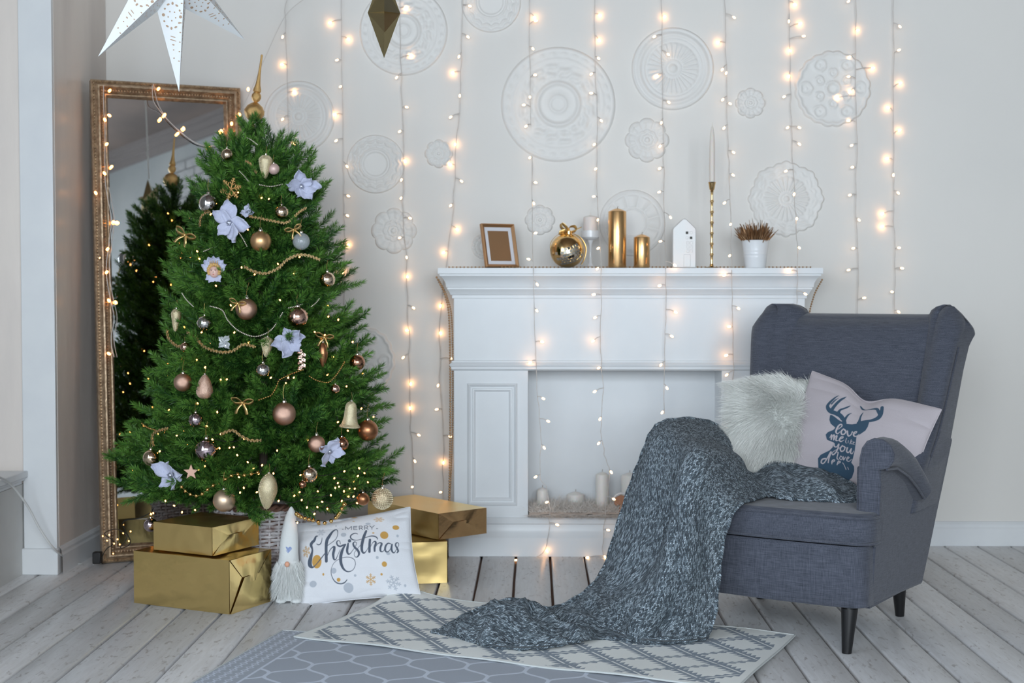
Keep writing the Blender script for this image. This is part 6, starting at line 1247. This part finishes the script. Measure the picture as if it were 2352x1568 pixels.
beadrow([(fx0 - .066, YF - .01, 1.10), (fx0 - .03, YF - .012, 1.02), (fx0 - .016, YF + .0, .9), (fx0 - .014, YF + .0, .5), (fx0 - .020, YF + .0, .20), (fx0 - .022, YF, .16)], .0045, 'bronze bead chain hanging down the left side of the mantelpiece', brb)
beadrow([(fx0 - .060, YF + .02, 1.09), (fx0 - .026, YF + .02, 1.02), (fx0 - .007, YF + .02, .9), (fx0 - .006, YF + .02, .5), (fx0 - .020, YF + .015, .17)], .0038, 'second bronze bead chain behind the first at the left side', brb)
beadrow([(fx1 + .064, YF - .01, 1.09), (fx1 + .03, YF - .012, 1.02), (fx1 + .012, YF, .9), (fx1 + .012, YF, .60)], .0040, 'bronze bead chain hanging at the right end of the mantelpiece', brb)
# ================================================================== hanging stars
sg = P(882, 30, 790)
foil_s = M('gold foil star', (.80, .64, .34), .16, 1, bump=.1, bs=10, bd=.003)
star3d('gold_star', 'folded shiny gold paper star hanging edge-on at the top centre', sg, (1, .12, 0), (.02, .10, -1), 6, .128, .052, .047, foil_s, None)
gs = bpy.data.objects['gold_star']; ribbon('hanging_ribbon', [(sg.x, sg.y, sg.z + .125), (sg.x, sg.y, (sg.z + ZC) / 2), (sg.x, sg.y, ZC)], (1, .3, 0), .007, gs, M('pale ribbon', (.8, .8, .78), .6))
paper = M('white star paper', (.82, .84, .85), .6, bump=.1, bs=80, bd=.001, sss=.05)
cS = P(386, -62, 800); r_v = Vector((.62, .754, .218)); u_v = Vector((.02, .256, -.944)); nS = r_v.cross(u_v)
st, n_, u_, r_, C0 = star3d('white_paper_star', 'large white folded paper star with cut-out pattern, top left', cS, nS, u_v, 7, .338, .115, .075, paper)
if n_.y > 0: n_ = -n_
cut = M('cut-out backing', (.46, .32, .22), .8)
for k in (0, 1, 6, 2):
    a = 2 * math.pi * k / 7; tip = C0 + (u_ * math.cos(a) + r_ * math.sin(a)) * .338; F_ = C0 + n_ * .075; m = MB()
    for sgn in (-1, 1):
        v_ = C0 + (u_ * math.cos(a + sgn * math.pi / 7) + r_ * math.sin(a + sgn * math.pi / 7)) * .115; nf = (v_ - tip).cross(F_ - tip).normalized()
        if nf.y > 0: nf = -nf
        e1 = (tip - F_).normalized(); e2 = nf.cross(e1); mid = (F_ + v_) * .5; e2 = e2 if (v_ - F_).dot(e2) > 0 else -e2
        L_ = (tip - F_).length; W_ = (v_ - F_).dot(e2)
        def hole(x, y, w_, h_, ro=0, n=7, round_=1):
            c_ = F_ + e1 * x + e2 * y + nf * .0006; V = []
            for q_ in range(n): b = 2 * math.pi * q_ / n; dx, dy = w_ * math.cos(b), h_ * math.sin(b); V.append(tuple(c_ + e1 * (dx * math.cos(ro) - dy * math.sin(ro)) + e2 * (dx * math.sin(ro) + dy * math.cos(ro))))
            V2 = [tuple(Vector(q_) - nf * .0010) for q_ in V]; m.add(V2 + V, [tuple(range(n, 2 * n))] + [(i, (i + 1) % n, n + (i + 1) % n, n + i) for i in range(n)])
        cx_, cy_ = .125, W_ * .42
        for q_ in range(12): b = q_ * math.pi / 6; hole(cx_ + .036 * math.cos(b), cy_ + .024 * math.sin(b), .0028 + .0018 * (q_ % 3 == 0), .0048 if q_ % 2 else .0032, b)
        for q_ in range(5): b = q_ * 1.256; hole(cx_ + .014 * math.cos(b), cy_ + .011 * math.sin(b), .0022, .0022)
        for q_, (dx, w_, h_) in enumerate(((.060, .0014, .008), (.070, .0014, .010), (.083, .0022, .0036), (.098, .002, .002), (.122, .0024, .002))): hole(cx_ + dx, cy_ * (1 - dx * 3), w_, h_, .2)
        for q_ in range(9): hole(.03 + q_ * .028, (.0045), .0018, .0028)
        hole(.062, cy_, .007, .009)
    m.build('cutout', cut, st, kind='stuff')
for o in LOCALS:
    if '_loc' in o: del o['_loc']
